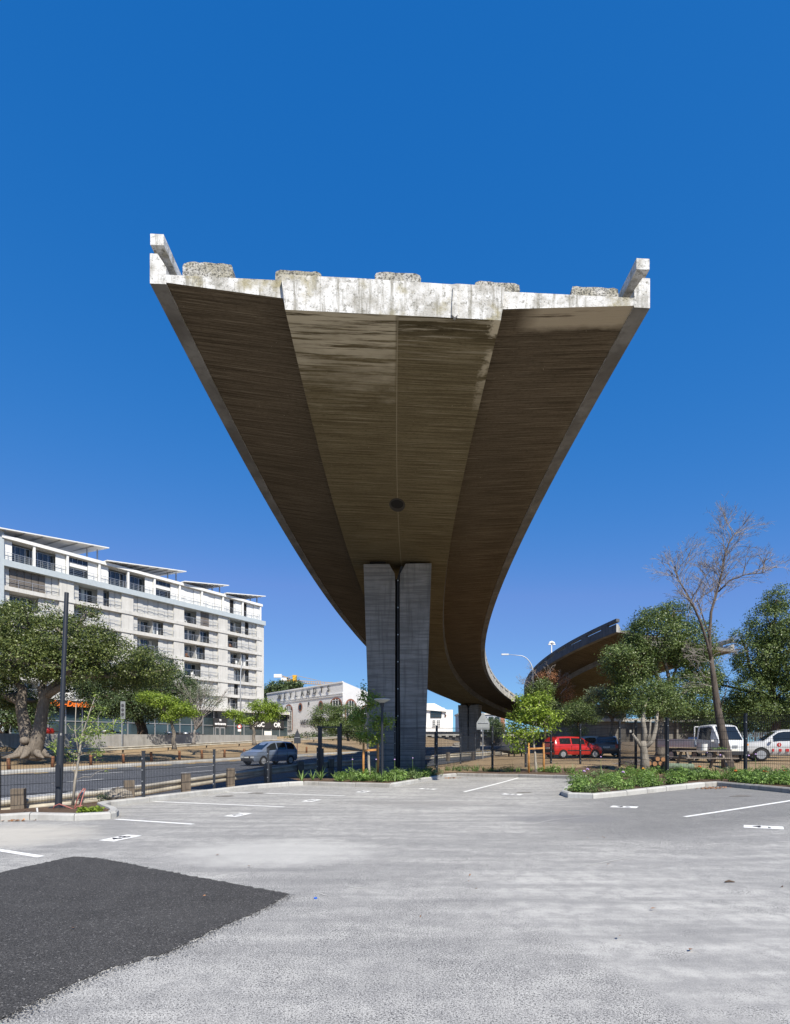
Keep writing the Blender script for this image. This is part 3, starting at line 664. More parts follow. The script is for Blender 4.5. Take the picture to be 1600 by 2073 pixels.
FM = [(-2.1, 21.65, 0.12), (0.0, 24.2, 0.12), (1.84, 24.6, 0.12), (4.4, 25.2, 0.13), (6.3, 26.9, 0.15), (8.0, 28.6, 0.2), (9.1, 27.4, 0.28), (10.3, 25.6, 0.33), (9.75, 22.6, 0.28), (9.5, 19.5, 0.24)]
tall_rows = [0.0, 0.2, 0.45, 0.7, 0.95, 1.2, 1.45, 1.7, 1.9]
fence('tall_mesh_fence', 'tall black wire mesh fence behind the planted beds', FM, 1.97, rows=tall_rows, r=0.0042)
FR = [(9.5, 19.45, 0.24), (10.93, 17.4, 0.29), (12.4, 15.0, 0.3)]
fence('bent_top_fence', 'black mesh fence with bent top wires in front of the white truck', FR, 1.97, vbend=0.12, rows=tall_rows, r=0.0042)
# a second mesh fence farther back
FB = [(0.9, 26.9, 0.0), (2.2, 30.6, 0.0), (4.1, 34.9, 0.0), (5.95, 41.4, 0.0), (8.6, 45.2, 0.1)]
fence('rear_mesh_fence', 'thin dark mesh fence between the pier and the road', FB, 1.9, rows=tall_rows, sp=0.08, r=0.004)
# ------------------------------------------------------------------ guard rails
M_RAIL = plain('weathered_guard_rail', (0.50, 0.46, 0.38), 0.5, 0.25, 0.4, 0.25, 2.0); M_TIMB = bark('weathered_timber_post', (0.20, 0.165, 0.13)); M_BOLL = bark('rusty_brown_timber', (0.23, 0.11, 0.06))
def wbeam(pts, hz, mat):
    """corrugated W rail along pts (x,y,zground)"""
    pr = [(-0.155, 0), (-0.115, 0.06), (-0.075, 0.06), (-0.03, 0.0), (0.03, 0.0), (0.075, 0.06), (0.115, 0.06), (0.155, 0)]
    mb = MB(); n = len(pr)
    for i, p in enumerate(pts):
        a, b = pts[max(i - 1, 0)], pts[min(i + 1, len(pts) - 1)]; d = Vector((b[0] - a[0], b[1] - a[1], 0)).normalized(); nn = Vector((d.y, -d.x, 0))
        for t in (0, 1):
            for z, o in pr: q = Vector((p[0], p[1], p[2] + hz + z)) + nn * (o + 0.004 * t); mb.v.append(tuple(q))
    for i in range(len(pts) - 1):
        for t in (0, 1):
            for j in range(n - 1):
                A = i * 2 * n + t * n + j; B = A + 2 * n; f = (A, A + 1, B + 1, B); mb.f.append(f if t else tuple(reversed(f))); mb.m.append(0)
    return mb
def guard(name, label, pts, hz, posts, pmat, psize, ph, steel=False):
    g = thing(name, label, 'guard rail', pts[0])
    dense = []
    for i in range(len(pts) - 1):
        for k in range(4): dense.append(tuple(Vector(pts[i]).lerp(Vector(pts[i + 1]), k / 4)))
    dense.append(pts[-1]); wbeam(dense, hz, M_RAIL).build('rail', M_RAIL, g, smooth=False)
    for p in posts:
        mb = MB(); r = rnd.uniform(-.2, .2); mb.box((p[0], p[1], p[2] + ph / 2 - 0.15), (psize[0], psize[1], ph + 0.3), rz=0.55 + r, tilt=Matrix.Rotation(rnd.uniform(-.05, .05), 3, 'X')); mb.build('post', pmat, g)
    return g
GR = [(-10.6, 8.5, -0.65), (-8.9, 12.0, -0.63), (-7.6, 15, -0.6), (-6.9, 17.5, -0.52), (-6.2, 19.9, -0.46), (-5.4, 22.3, -0.4), (-4.5, 24.7, -0.32), (-2.9, 28.8, -0.3), (0.3, 36.6, -0.32), (4, 45.2, -0.34), (6.4, 48, -0.3), (8.6, 50.6, -0.26), (14, 57, -0.2)]
PO = [(-8.6, 12.6, -.5), (-7.4, 15.3, -.5), (-6.75, 17.7, -.45), (-6.05, 20.1, -.4), (-5.25, 22.5, -.36), (-4.35, 24.9, -.32), (-3.3, 27.6, -.3), (-1.4, 32.2, -.3), (0.5, 36.6, -.3), (4.1, 44.8, -.3), (6.5, 47.6, -.28), (8.7, 50.3, -.25), (11.2, 53.3, -.2)]
guard('road_guard_rail', 'weathered corrugated guard rail on thick timber posts beside the mesh fence', GR, 0.62, [(x + .14, y - .06, z) for x, y, z in PO], M_TIMB, (0.26, 0.2), 0.9)
B2 = [rp(s, 22.5) for s in (-4, 6, 16, 26, 36, 48, 60, 74, 90)]
guard('bank_guard_rail', 'pale guard rail along the top of the dry bank beyond the road', [(x, y, zbank(*sv(x, y))) for x, y in B2], 0.5, [(*rp(s, 22.65), zbank(s, 22.6)) for s in range(-2, 90, 5)], M_TIMB, (0.12, 0.12), 0.6)
# timber bollards on the bank edge
mbx = MB(); mbx.lathe([(0.10, -0.15), (0.10, 0.62), (0.085, 0.68), (0.03, 0.70)], 10); bme = mbx.mesh('bollard', M_BOLL, True)
BSEEN = []
for k, s in enumerate(np.arange(-1, 46, 2.62)):
    x, y = rp(s + rnd.uniform(-.15, .15), 15.6); o = bpy.data.objects.new('timber_bollard', bme); COL.objects.link(o); o.location = (x, y, zbank(s, 15.6)); o.rotation_euler = (rnd.uniform(-.05, .05), rnd.uniform(-.05, .05), rnd.random()); o.scale = (1, 1, rnd.uniform(0.9, 1.1))
    ORD = ['first', 'second', 'third', 'fourth', 'fifth', 'sixth', 'seventh', 'eighth', 'ninth', 'tenth', 'eleventh', 'twelfth', 'thirteenth', 'fourteenth', 'fifteenth', 'sixteenth']
    pxb = CXP + FPX * x / y
    kk = sum(1 for q in BSEEN if (q < 500) == (pxb < 500)); BSEEN.append(pxb)
    tag(o, ('rusty brown timber bollard, %s from the picture edge in the row beyond the road' if pxb < 500 else 'rusty brown timber bollard, %s in the row behind the passing car') % ORD[kk], 'bollard', 'timber bollards along the bank')
# ------------------------------------------------------------------ poles, lamps and signs
p0 = at(118, 1640, 11.6); z0 = 0.08
t = thing('pole', 'tall plain black steel pole standing on the small kerbed island', 'pole', (p0.x, p0.y, z0))
top = at(135, 1200, 11.9)
mb = MB(); lo = Vector((p0.x, p0.y, z0)); v1 = lo.lerp(top, 0.33); mb.tube([lo, v1], [0.068, 0.066], 20); mb.tube([v1, v1 + (top - lo).normalized() * .05], [0.066, 0.05], 20); mb.tube([v1 + (top - lo).normalized() * .05, top], [0.045, 0.043], 20); mb.build('shaft', M_BLACK, t, smooth=False)
mb = MB(); mb.box((lo.x, lo.y, z0 + 0.01), (0.3, 0.3, 0.02), 0.3)
mb.build('base_plate', M_BLACK, t)
mb = MB(); mb.box((lo.x + 0.03, lo.y - 0.07, 0.75), (0.09, 0.02, 0.45)); mb.build('service_door', M_BLACK, t)
# garden lamp by the pier
lb = gp(773, 1577, 0.1); lb = Vector((at(774, 1575, 19.3).x, 19.3, 0.1)); t = thing('garden_lamp', 'slim black garden lamp post with a pale disc shade in front of the pier', 'lamp post', lb)
mb = MB(); mb.tube([lb, lb + Z3 * 2.56], [0.05, 0.042], 14); mb.build('post', M_BLACK, t)
hd = lb + Z3 * 2.56
mb = MB(); mb.lathe([(0.06, 0.0), (0.075, 0.12), (0.08, 0.14)], 20, hd); mb.build('neck', M_BLACK, t)
mb = MB(); mb.lathe([(0.08, 0.14), (0.28, 0.24), (0.285, 0.27), (0.24, 0.29), (0.02, 0.30)], 28, hd); mb.build('lamp_shade', plain('pale_lamp_shade', (0.42, 0.43, 0.42), 0.5), t)
# street lights
def street_light(label, base, topz, arm, hs=1.0, mat=None, r=0.09):
    b = Vector(base); t = thing('street_light', label, 'street light', b); mb = MB(); m = mat or plain('pale_lamp_pole', (0.45, 0.47, 0.49), 0.5, 0.3)
    h = topz - b.z; pts = [b, b + Z3 * h * 0.8]; ax = Vector(arm)
    for k in range(1, 9):
        a = k / 8 * math.pi / 2; pts.append(b + Z3 * (h * 0.8 + math.sin(a) * h * 0.2) + ax * (1 - math.cos(a)) * 0.55)
    pts.append(b + Z3 * h * 1.012 + ax); mb.tube(pts, [r * (1 - 0.6 * i / (len(pts) - 1)) for i in range(len(pts))], 10); mb.build('column', m, t, smooth=True)
    e = pts[-1]; mb = MB(); d = ax.normalized(); mb.bar(e - d * 0.1, e + d * 0.75 * hs, 0.3 * hs, 0.16 * hs); mb.build('lantern', plain('lamp_housing', (0.55, 0.56, 0.56), 0.4), t)
    return t
q = at(1080, 1440, 66); street_light('curved grey street light reaching over the road between the viaducts', (q.x, 66, 0.3), at(1080, 1327, 66).z, (-3.0, 0.1, 0), 1.0)
q = at(487, 1505, 74); street_light('tall slim street light in front of the shop windows', (q.x, 74, 1.4), at(490, 1340, 74).z, (1.0, -0.3, 0), 0.9)
q = at(1117, 1400, 150); t = thing('light_mast', 'white floodlight mast rising behind the second viaduct', 'light mast', (q.x, 150, 0)); tz = at(1117, 1302, 150).z
mb = MB(); mb.tube([(q.x, 150, 0), (q.x, 150, tz)], [0.3, 0.14], 10); mb.build('mast', M_WHITE, t)
for dx, dz in ((-0.6, -0.3), (0.6, -0.3), (0, 0.3), (-0.4, 0.15), (0.45, 0.1)):
    mb = MB(); mb.lathe([(0.12, 0.25), (0.42, -0.1), (0.44, -0.2)], 12, (q.x + dx, 150 - 0.2, tz + dz)); mb.build('floodlight', M_WHITE, t)
# road signs
M_SIGNB = plain('grey_sign_back', (0.30, 0.32, 0.33), 0.5, 0.4)
def sign_tri(label, base, top, w, h, hb, yaw, col, pm, th=0.02):
    b = Vector(base); t = thing('road_sign', label, 'road sign', b); mb = MB(); mb.tube([b, Vector((b.x, b.y, top))], 0.045, 8); mb.build('post', pm, t)
    P = [(-w / 2, 0), (w / 2, 0), (w / 2, hb), (0, h), (-w / 2, hb)]; mb = MB(); x = Vector((math.cos(yaw), math.sin(yaw), 0)); y = Vector((-math.sin(yaw), math.cos(yaw), 0))
    V = [b + x * a + y * o + Z3 * (top - h + c - b.z) for o in (-0.07, -0.07 - th) for a, c in P]; n = 5
    mb.add(V, [tuple(range(n)), tuple(range(2 * n - 1, n - 1, -1))] + [(i, i + n, (i + 1) % n + n, (i + 1) % n) for i in range(n)]); mb.build('sign_plate', col, t)
    mb = MB(); mb.box((b.x, b.y - 0.12, top - h + hb), (w * 0.8, 0.03, 0.05), yaw); mb.build('bracket', M_STEEL, t)
b = at(978, 1540, 42); sign_tri('grey back of a house-shaped road sign on a steel post right of the pier', (b.x, 42, -0.05), at(975, 1442, 42).z, 0.97, 1.3, 0.5, 0.0, M_SIGNB, M_STEEL)
b = at(602, 1522, 52); sign_tri('dark pointed road sign seen edge-on beside the passing car', (b.x, 52, 0.3), at(606, 1476, 52).z, 0.62, 1.35, 0.55, 0.3, plain('dark_sign_face', (0.035, 0.04, 0.05), 0.5), plain('rusty_sign_post', (0.16, 0.09, 0.07), 0.8))
b = at(247, 1516, 50.5); t = thing('notice_sign', 'narrow dark notice board on a thin post in front of the fig trees', 'sign', (b.x, 50.5, 0.8)); mb = MB(); mb.tube([(b.x, 50.5, 0.6), (b.x, 50.5, at(250, 1422, 50.5).z)], 0.06, 8); mb.build('post', M_STEEL, t)
mb = MB(); c = at(249, 1438, 50.4); mb.box((c.x, 50.4, c.z), (0.42, 0.04, 1.6)); mb.build('board', M_SIGNB, t)
for k in range(3):
    mb = MB(); mb.lathe([(0.10, 0), (0.13, 0.02), (0.13, 0.03)], 12, (c.x, 50.36, c.z + 0.45 - 0.4 * k), Matrix.Rotation(R(90), 3, 'X')); mb.build('symbol', plain('dark_symbol', (0.06, 0.06, 0.07), 0.6), t)
b = at(486, 1500, 73.4); t = thing('parking_sign', 'small round red-rimmed sign with a white plate on the slim street light', 'sign', (b.x, 73.4, at(486, 1490, 73.4).z)); c = at(485, 1471, 73.4)
Mx = Matrix.Rotation(R(90), 3, 'X')
mb = MB(); mb.lathe([(0.29, 0), (0.29, 0.03)], 20, (c.x, 73.4, c.z), Mx); mb.build('disc', plain('sign_red', (0.5, 0.06, 0.05), 0.5), t)
mb = MB(); mb.lathe([(0.18, 0.03), (0.18, 0.05)], 20, (c.x, 73.4, c.z), Mx); mb.build('disc_centre', M_WHITE, t)
mb = MB(); mb.box((c.x, 73.4, c.z - 0.5), (0.42, 0.04, 0.3)); mb.build('plate', M_WHITE, t)
# ------------------------------------------------------------------ apartment building
M_WALL = concrete('white_rendered_wall', (0.62, 0.61, 0.58), (0.52, 0.51, 0.48), 0.35, sc=0.5); M_SLAB = concrete('white_slab_edge', (0.62, 0.61, 0.58), (0.52, 0.51, 0.48), 0.4, sc=0.6)
M_BACK = plain('grey_balcony_wall', (0.42, 0.415, 0.40), 0.8); M_SHUT = plain('pale_grey_shutter', (0.50, 0.495, 0.475), 0.6, var=0.1, scale=1.5); M_BAND = plain('blue_grey_band', (0.40, 0.45, 0.48), 0.7, var=0.06)
M_BRN = plain('brown_tinted_panel', (0.14, 0.12, 0.10), 0.4); M_ROOFP = plain('white_roof_canopy', (0.70, 0.71, 0.70), 0.5, var=0.04)
AZ = 1.5
apt = thing('apartment_building', 'long white apartment building with balconies, sliding shutters and tilted roof canopies', 'building', (-24.0, 102.0, AZ), math.atan2(0.829, 0.559))
def A(name, mat, *boxes, parent=None):
    mb = MB()
    for x0, x1, y0, y1, z0, z1 in boxes: mb.box(((x0 + x1) / 2, (y0 + y1) / 2, (z0 + z1) / 2 - AZ), (x1 - x0, y1 - y0, z1 - z0))
    return mb.build(name, mat, parent or apt, local=True)
A('rear_wall', M_BACK, (-41.9, -0.2, 1.7, 13.5, 1.5, 25.9)); A('end_tower', M_BAND, (-60, -41.75, -0.3, 13, 1.5, 27.2)); A('end_wall', M_WALL, (-0.2, 0.0, 0.05, 13.5, 6.5, 23.3))
SB = [6.55, 9.1, 11.5, 14.35, 17.15, 19.85, 22.7]
PIL = [(-1.66, 0.0), (-10.1, -8.17), (-18.5, -16.7), (-26.9, -25.15), (-35.3, -33.5)]
for a, b in PIL: A('pilaster', M_WALL, (a, b, -0.03, 1.7, 6.5, 22.7))
for k, z in enumerate(SB[1:-1]): A('floor_slab', M_SLAB, (-41.75, -0.55, -0.16, 1.7, z, z + 0.5))
A('roof_band', M_BAND, (-41.75, 0.12, -0.4, 1.7, 22.7, 23.45))
PAT = {0: ['ODDSSSSS', 'SSdSSSSS', 'SSOOODSS', 'SOOODDSS', 'OOOSSSSS', 'SOOOSdSS'], 1: ['SSSSSSSS', 'OOOSSSSS', 'OOOOSSSS', 'OOODDSSS', 'OOOODDSS', 'OOOSWWSS'],
       2: ['SSOOSSSS', 'SSSSSSSS', 'OOODSSSS', 'SOOOOSSS', 'SOOODDSS', 'SSSSSSSS'], 3: ['SOOSSSSS', 'OOSSSSSS', 'SSSOOOSS', 'SOOOSSSS', 'OOSSSSSS', 'SOOOSDSS'], 4: ['SSOOOSSS'] * 4 + ['SOOOOSSS', 'SWWWWWSS']}
BAYS = [(-8.17, -1.66), (-16.7, -10.1), (-25.15, -18.5), (-33.5, -26.9), (-41.75, -35.3)]
def shutter_mesh(w, h):
    mb = MB(); mb.box((0, 0, h / 2), (w - 0.03, 0.04, h)); mb.box((0, -0.025, h * 0.5), (w - 0.16, 0.012, h - 0.2)); mb.box((0, -0.03, h * 0.42), (w - 0.03, 0.03, 0.07)); return mb.mesh('shutter', M_SHUT)
def win_frame(x0, x1, y, z0, z1, n, mat=None, t=0.06, rows=0):
    mb = MB(); mb.box(((x0 + x1) / 2, y, z1), (x1 - x0, t, t)); mb.box(((x0 + x1) / 2, y, z0), (x1 - x0, t, t))
    for i in range(n + 1): mb.box((x0 + (x1 - x0) * i / n, y, (z0 + z1) / 2), (t, t, z1 - z0))
    for i in range(1, rows + 1): mb.box(((x0 + x1) / 2, y, z0 + (z1 - z0) * i / (rows + 1)), (x1 - x0, t * 0.8, t * 0.8))
    return mb
SHM = {}
for bi, (b0, b1) in enumerate(BAYS):
    cw = (b1 - b0) / 8
    for fi in range(6):
        z0 = SB[fi] + 0.5; z1 = SB[fi + 1]; h = z1 - z0; row = PAT[bi][fi]
        key = (round(cw, 3), round(h, 3))
        if key not in SHM: SHM[key] = shutter_mesh(cw, h - 0.04)
        i = 0
        while i < 8:
            c = row[i]; j = i
            while j < 8 and row[j] == c: j += 1
            x0, x1 = b0 + i * cw, b0 + j * cw
            if c == 'S':
                for k in range(i, j): share(SHM[key], 'shutter', apt, (b0 + (k + .5) * cw, 0.30 + 0.07 * ((k + fi) % 2), z0 - AZ + 0.02))
            elif c in 'OD':
                yb = 1.62 if c == 'O' else 0.95
                if c == 'D': A('return_wall', M_BACK, (x0, x0 + 0.12, 0.5, 1.69, z0, z1))
                w = A('window', M_GLASS, (x0 + 0.12, x1 - 0.08, yb, yb + 0.05, z0 + 0.05, z1 - 0.25))
                for k in range(i, j):
                    if rnd.random() < 0.38: A('curtain', rnd.choice((M_WHITE, M_SHUT, M_BAND)), (b0 + k * cw + 0.15, b0 + k * cw + 0.15 + rnd.uniform(0.2, 0.55), yb - 0.012, yb - 0.004, z0 + 0.1, z1 - 0.3), parent=w)
                if c == 'O' and rnd.random() < 0.5:
                    xx = rnd.uniform(x0 + 0.4, x1 - 0.4); A('balcony_chair', rnd.choice((M_WHITE, M_BRN, M_BOLL)), (xx - 0.22, xx + 0.22, 0.6, 1.0, z0 + 0.38, z0 + 0.44), (xx - 0.22, xx + 0.22, 0.96, 1.0, z0 + 0.44, z0 + 0.85), (xx - 0.2, xx - 0.16, 0.62, 0.98, z0, z0 + 0.38), (xx + 0.16, xx + 0.2, 0.62, 0.98, z0, z0 + 0.38))
                win_frame(x0 + 0.12, x1 - 0.08, yb - 0.04, z0 + 0.05 - AZ, z1 - 0.25 - AZ, max(1, j - i)).build('window_frame', M_ALU, w, local=True)
            elif c == 'W':
                for k in range(i, j): A('tinted_panel', M_BRN, (b0 + k * cw + 0.03, b0 + (k + 1) * cw - 0.03, 0.28, 0.33, z0 + 0.03, z1 - 0.05))
            else: A('open_gap', M_VOID, (x0 + 0.1, x1 - 0.1, 0.34, 0.36, z0 + 0.02, z1 - 0.05))
            i = j
        mb = MB(); mb.box(((b0 + b1) / 2, -0.06, z0 + 0.98 - AZ), (b1 - b0, 0.05, 0.05))
        for hh in (0.3, 0.55, 0.78): mb.box(((b0 + b1) / 2, -0.06, z0 + hh - AZ), (b1 - b0, 0.018, 0.018))
        for k in range(5): mb.box((b0 + (b1 - b0) * (k / 4 * 0.98 + 0.01), -0.06, z0 + 0.5 - AZ), (0.035, 0.035, 1.0))
        mb.build('railing', M_ALU, apt, local=True)
# penthouse storey
PX = [-42.0, -38.4, -34.4, -30.2, -26.05, -21.9, -17.6, -13.5, -9.3, -5.05, -0.97]
PP = ['PGG', 'GGP', 'CCP', 'PGG', 'GGP', 'CCP', 'PPP', 'PPP', 'PdP', 'dPP']
for x in PX[1:]: A('column', M_WHITE, (x - 0.13, x + 0.13, -0.30, 0.0, 23.45, 26.05))
A('roof_beam', M_WHITE, (-42.0, -0.6, -0.42, -0.02, 26.0, 26.4)); A('roof_slab', M_SLAB, (-42.0, -0.9, 0.02, 13, 25.9, 26.25))
for k, pt in enumerate(PP):
    a, b = PX[k] + 0.13, PX[k + 1] - 0.13; w = (b - a) / 3
    for i, c in enumerate(pt):
        x0, x1 = a + i * w, a + (i + 1) * w
        if c == 'P': A('sliding_panel', M_WHITE, (x0 + 0.02, x1 - 0.02, 0.05 + 0.06 * (i % 2), 0.10 + 0.06 * (i % 2), 23.5, 25.95))
        elif c == 'G':
            g_ = A('window', M_GLASS, (x0, x1, 0.75, 0.8, 23.5, 25.7)); win_frame(x0, x1, 0.7, 23.55 - AZ, 25.65 - AZ, 2, t=0.06).build('window_frame', M_ALU, g_, local=True)
        elif c == 'C':
            g_ = A('window', M_GLASS, (x0, x1, 0.75, 0.8, 23.5, 24.7), (x0, x1, 0.2, 0.25, 25.25, 25.95)); win_frame(x0, x1, 0.16, 25.27 - AZ, 25.93 - AZ, 2, t=0.05).build('window_frame', M_ALU, g_, local=True)
            A('spandrel', M_WHITE, (x0, x1, 0.15, 0.7, 24.75, 25.2))
        else: A('open_gap', M_VOID, (x0 + 0.25, x1 - 0.3, 0.1, 0.12, 23.5, 25.95)); A('sliding_panel', M_WHITE, (x0, x0 + 0.25, 0.14, 0.18, 23.5, 25.95), (x1 - 0.3, x1, 0.14, 0.18, 23.5, 25.95))
    mb = MB(); mb.box(((a + b) / 2, -0.2, 24.4 - AZ), (b - a, 0.045, 0.045))
    for hh in (23.7, 23.95, 24.18): mb.box(((a + b) / 2, -0.2, hh - AZ), (b - a, 0.018, 0.018))
    for i in range(3): mb.box((a + (b - a) * (i + .5) / 3, -0.2, 23.95 - AZ), (0.03, 0.03, 0.9))
    mb.build('railing', M_ALU, apt, local=True)
for x0, x1, zl, zr in ((-46, -29.2, 26.45, 28.25), (-29.5, -16.9, 26.45, 28.1), (-17.2, -8.6, 26.5, 27.85), (-9.0, -0.35, 26.5, 27.8)):
    mb = MB(); T = 0.14; y0, y1 = -0.9, 4.5
    V = [(x0, y0, zl), (x1, y0, zr), (x1 - 1.4, y1, zr - 0.2), (x0, y1, zl)]; V = [(a, b, c - AZ) for a, b, c in V]; V += [(a, b, c + T) for a, b, c in V]
    mb.add(V, [(3, 2, 1, 0), (4, 5, 6, 7), (0, 1, 5, 4), (1, 2, 6, 5), (2, 3, 7, 6), (3, 0, 4, 7)]); cp = mb.build('roof_canopy', M_ROOFP, apt, local=True)
    for i in range(1, 8):
        t_ = i / 8; x = x0 + (x1 - x0) * t_; z = zl + (zr - zl) * t_ - 0.06 - AZ; mb = MB(); mb.bar((x, y0 + 0.1, z), (x - 0.9 * t_, y1, z - 0.05), 0.1, 0.12); mb.build('rafter', M_ALU, cp, local=True)
    A('canopy_prop', M_ALU, (x1 - 1.1, x1 - 0.95, 0.2, 0.35, 26.2, zr - 0.25), (x1 - 2.3, x1 - 2.15, 0.6, 0.75, 26.2, zr - 0.35))
for x, y, w, h in ((-38, 7, 2.2, 1.2), (-31, 8, 1.2, 1.7), (-24, 6, 2.6, 1.0), (-12.5, 7, 1.6, 1.6), (-5, 8, 1.8, 1.3)): A('roof_unit', M_ALU, (x, x + w, y, y + 1.6, 26.2, 26.2 + h + 0.6))
# shop storey
A('shop_canopy', M_SLAB, (-41.75, 7.0, -2.2, 1.6, 6.5, 7.0)); A('shop_interior', M_VOID, (-41.5, 6.5, 1.3, 1.5, 1.6, 6.5)); A('shop_plinth', M_WALL, (-41.7, 7.0, -1.5, 1.5, 1.2, 1.75))
M_SHOPG = glassmat('shop_window_glass', (0.05, 0.075, 0.085), 0.05)
x = -41.5
while x < 6.6:
    A('shop_window', M_SHOPG, (x + 0.05, x + 2.05, -1.3, -1.26, 1.8, 6.45)); A('mullion', M_ALU, (x - 0.06, x + 0.06, -1.42, -1.2, 1.75, 6.48), (x + 0.06, x + 2.04, -1.40, -1.31, 4.1, 4.2)); x += 2.1
A('mullion', M_ALU, (x - 0.06, x + 0.06, -1.42, -1.2, 1.75, 6.48))
for x0, x1, z0, z1 in ((-12.3, -9.6, 4.0, 5.35), (-4.6, 3.6, 3.9, 5.35)): A('sign_panel', M_TRIM, (x0, x1, -1.55, -1.45, z0, z1))
A('shop_door', M_ALU, (-11.9, -11.0, -1.47, -1.43, 1.8, 3.9), (-10.9, -9.9, -1.47, -1.43, 1.8, 3.9))
A('door_glass', M_SHOPG, (-11.75, -11.15, -1.5, -1.475, 2.0, 3.7), (-10.75, -10.05, -1.5, -1.475, 2.0, 3.7))
A('shop_blind', M_WHITE, (-1.2, 0.6, -1.44, -1.41, 1.9, 3.4), (4.5, 5.2, -1.0, -0.9, 2.0, 5.0))
M_LET = plain('white_letters', (0.8, 0.8, 0.8), 0.5, var=0); M_ORG = plain('orange_letters', (0.75, 0.17, 0.02), 0.5, var=0)
dA = Vector((0.559, 0.829, 0)); nA = Vector((0.829, -0.559, 0))
def apt_pt(t, y, z): q = Vector((-24, 102, 0)) + dA * t - nA * y; return (q.x, q.y, z)
def letters(txt, t, y, z, size, mat, shear=0.0, bold=0.0, space=1.0): return put_text(text_mesh(txt, size, 0.04, mat, 'sign_letters', shear, bold, space=space), 'sign_letters', apt, apt_pt(t, y, z), dA, Z3)
letters('entrance', -10.95, -1.6, 4.42, 0.62, M_LET, bold=0.02); letters('UMSC', -2.9, -1.6, 4.5, 1.15, M_LET, bold=0.03, space=1.05); letters('OR', 1.8, -1.6, 4.5, 1.15, M_LET, bold=0.03)
for t_ in (-10.95, -4.0):
    mb = MB(); q = apt_pt(t_, -1.58, 5.0 if t_ < -5 else 5.12); put_text(text_mesh('M', 0.45, 0.04, M_LET, 'logo', bold=0.02), 'logo', apt, q, dA, Z3)
A('sign_board', M_TRIM, (-40, -29.6, -2.32, -2.24, 5.9, 6.75)); letters('Harley-Davidson', -35.2, -2.4, 6.3, 1.0, M_ORG, shear=0.25, bold=0.03, space=1.05)
letters('Cafe', -30.9, -2.4, 6.3, 0.85, M_ORG, shear=0.25, bold=0.02) if False else None
# retaining wall and shop forecourt
rw = MB(); P1, P2 = rp(2, 25.2), rp(48, 25.2); rw.bar((*P1, 1.05), (*P2, 1.35), 0.4, 1.9); tag(rw.build('retaining_wall', concrete('retaining_wall_concrete', (0.40, 0.39, 0.37), (0.30, 0.29, 0.27), 0.5)), 'low grey concrete retaining wall below the shop forecourt', 'wall')
# ------------------------------------------------------------------ white warehouse with arched windows
M_WH = concrete('white_painted_brickwork', (0.82, 0.815, 0.80), (0.76, 0.755, 0.74), 0.1, sc=0.7); M_BRK = plain('red_brick_arch', (0.30, 0.13, 0.085), 0.8); M_GREYL = plain('grey_letters', (0.10, 0.105, 0.11), 0.6, var=0)
C0 = Vector((-8.4, 90, 0)); w1 = Vector((-0.61, 0.79, 0)).normalized(); w2 = Vector((0.42, 0.907, 0)).normalized(); n1 = Vector((-w1.y, w1.x, 0)) * 1.0; n1 = Vector((-0.79, -0.61, 0)).normalized(); n2 = Vector((0.907, -0.42, 0))
wh = thing('warehouse', 'white painted warehouse with arched windows and raised lettering beside the flats', 'building', (C0.x, C0.y, 1.5))
E1 = C0 + w1 * 28.5; E2 = C0 + w2 * 22; E3 = E1 + w2 * 22
mb = MB(); ztop = {0: 11.17, 1: 11.17, 2: 8.65, 3: 8.65}
base = [E1, C0, E2, E3]; zt_ = [11.17, 11.17, 8.65, 8.65]; V = [(p.x, p.y, 1.0) for p in base] + [(p.x, p.y, z) for p, z in zip(base, zt_)]
mb.add(V, [(3, 2, 1, 0), (4, 5, 6, 7), (0, 1, 5, 4), (1, 2, 6, 5), (2, 3, 7, 6), (3, 0, 4, 7)]); wall = mb.build('wall', M_WH, wh)
def wbox(w0, w1_, z0, z1, d0, d1, name, mat, parent=None, face=0):
    """box on a facade between distances w0..w1 from the corner, proud by d0..d1"""
    u, n = ((w1, n1), (w2, n2))[face]; a = C0 + u * w0; b = C0 + u * w1_; V = [p + n * d + Z3 * z for z in (z0, z1) for p, d in ((a, d0), (a, d1), (b, d1), (b, d0))]
    m = MB(); m.add(V, [(0, 3, 2, 1), (4, 5, 6, 7), (0, 1, 5, 4), (1, 2, 6, 5), (2, 3, 7, 6), (3, 0, 4, 7)]); return m.build(name, mat, parent or wh)
wbox(-0.02, 28.5, 9.25, 9.4, -0.05, 0.12, 'cornice', M_WH); wbox(-0.02, 28.5, 8.95, 9.05, -0.05, 0.10, 'cornice', M_WH); wbox(-0.02, 28.5, 11.0, 11.25, -0.05, 0.10, 'coping', M_WH)
def arch_pts(cw, half, zb, zs_, rise, n=12, face=0, d=0.0):
    u, nn = ((w1, n1), (w2, n2))[face]; P = [(-half, zb), (half, zb)] + [(half * math.cos(math.pi * k / n), zs_ + rise * math.sin(math.pi * k / n)) for k in range(n + 1)]
    return [C0 + u * (cw + a) + nn * d + Z3 * z for a, z in P]
M_DPANE = NT('dull_dark_pane', 0.35, 0.3).color((0.03, 0.035, 0.042)).mat
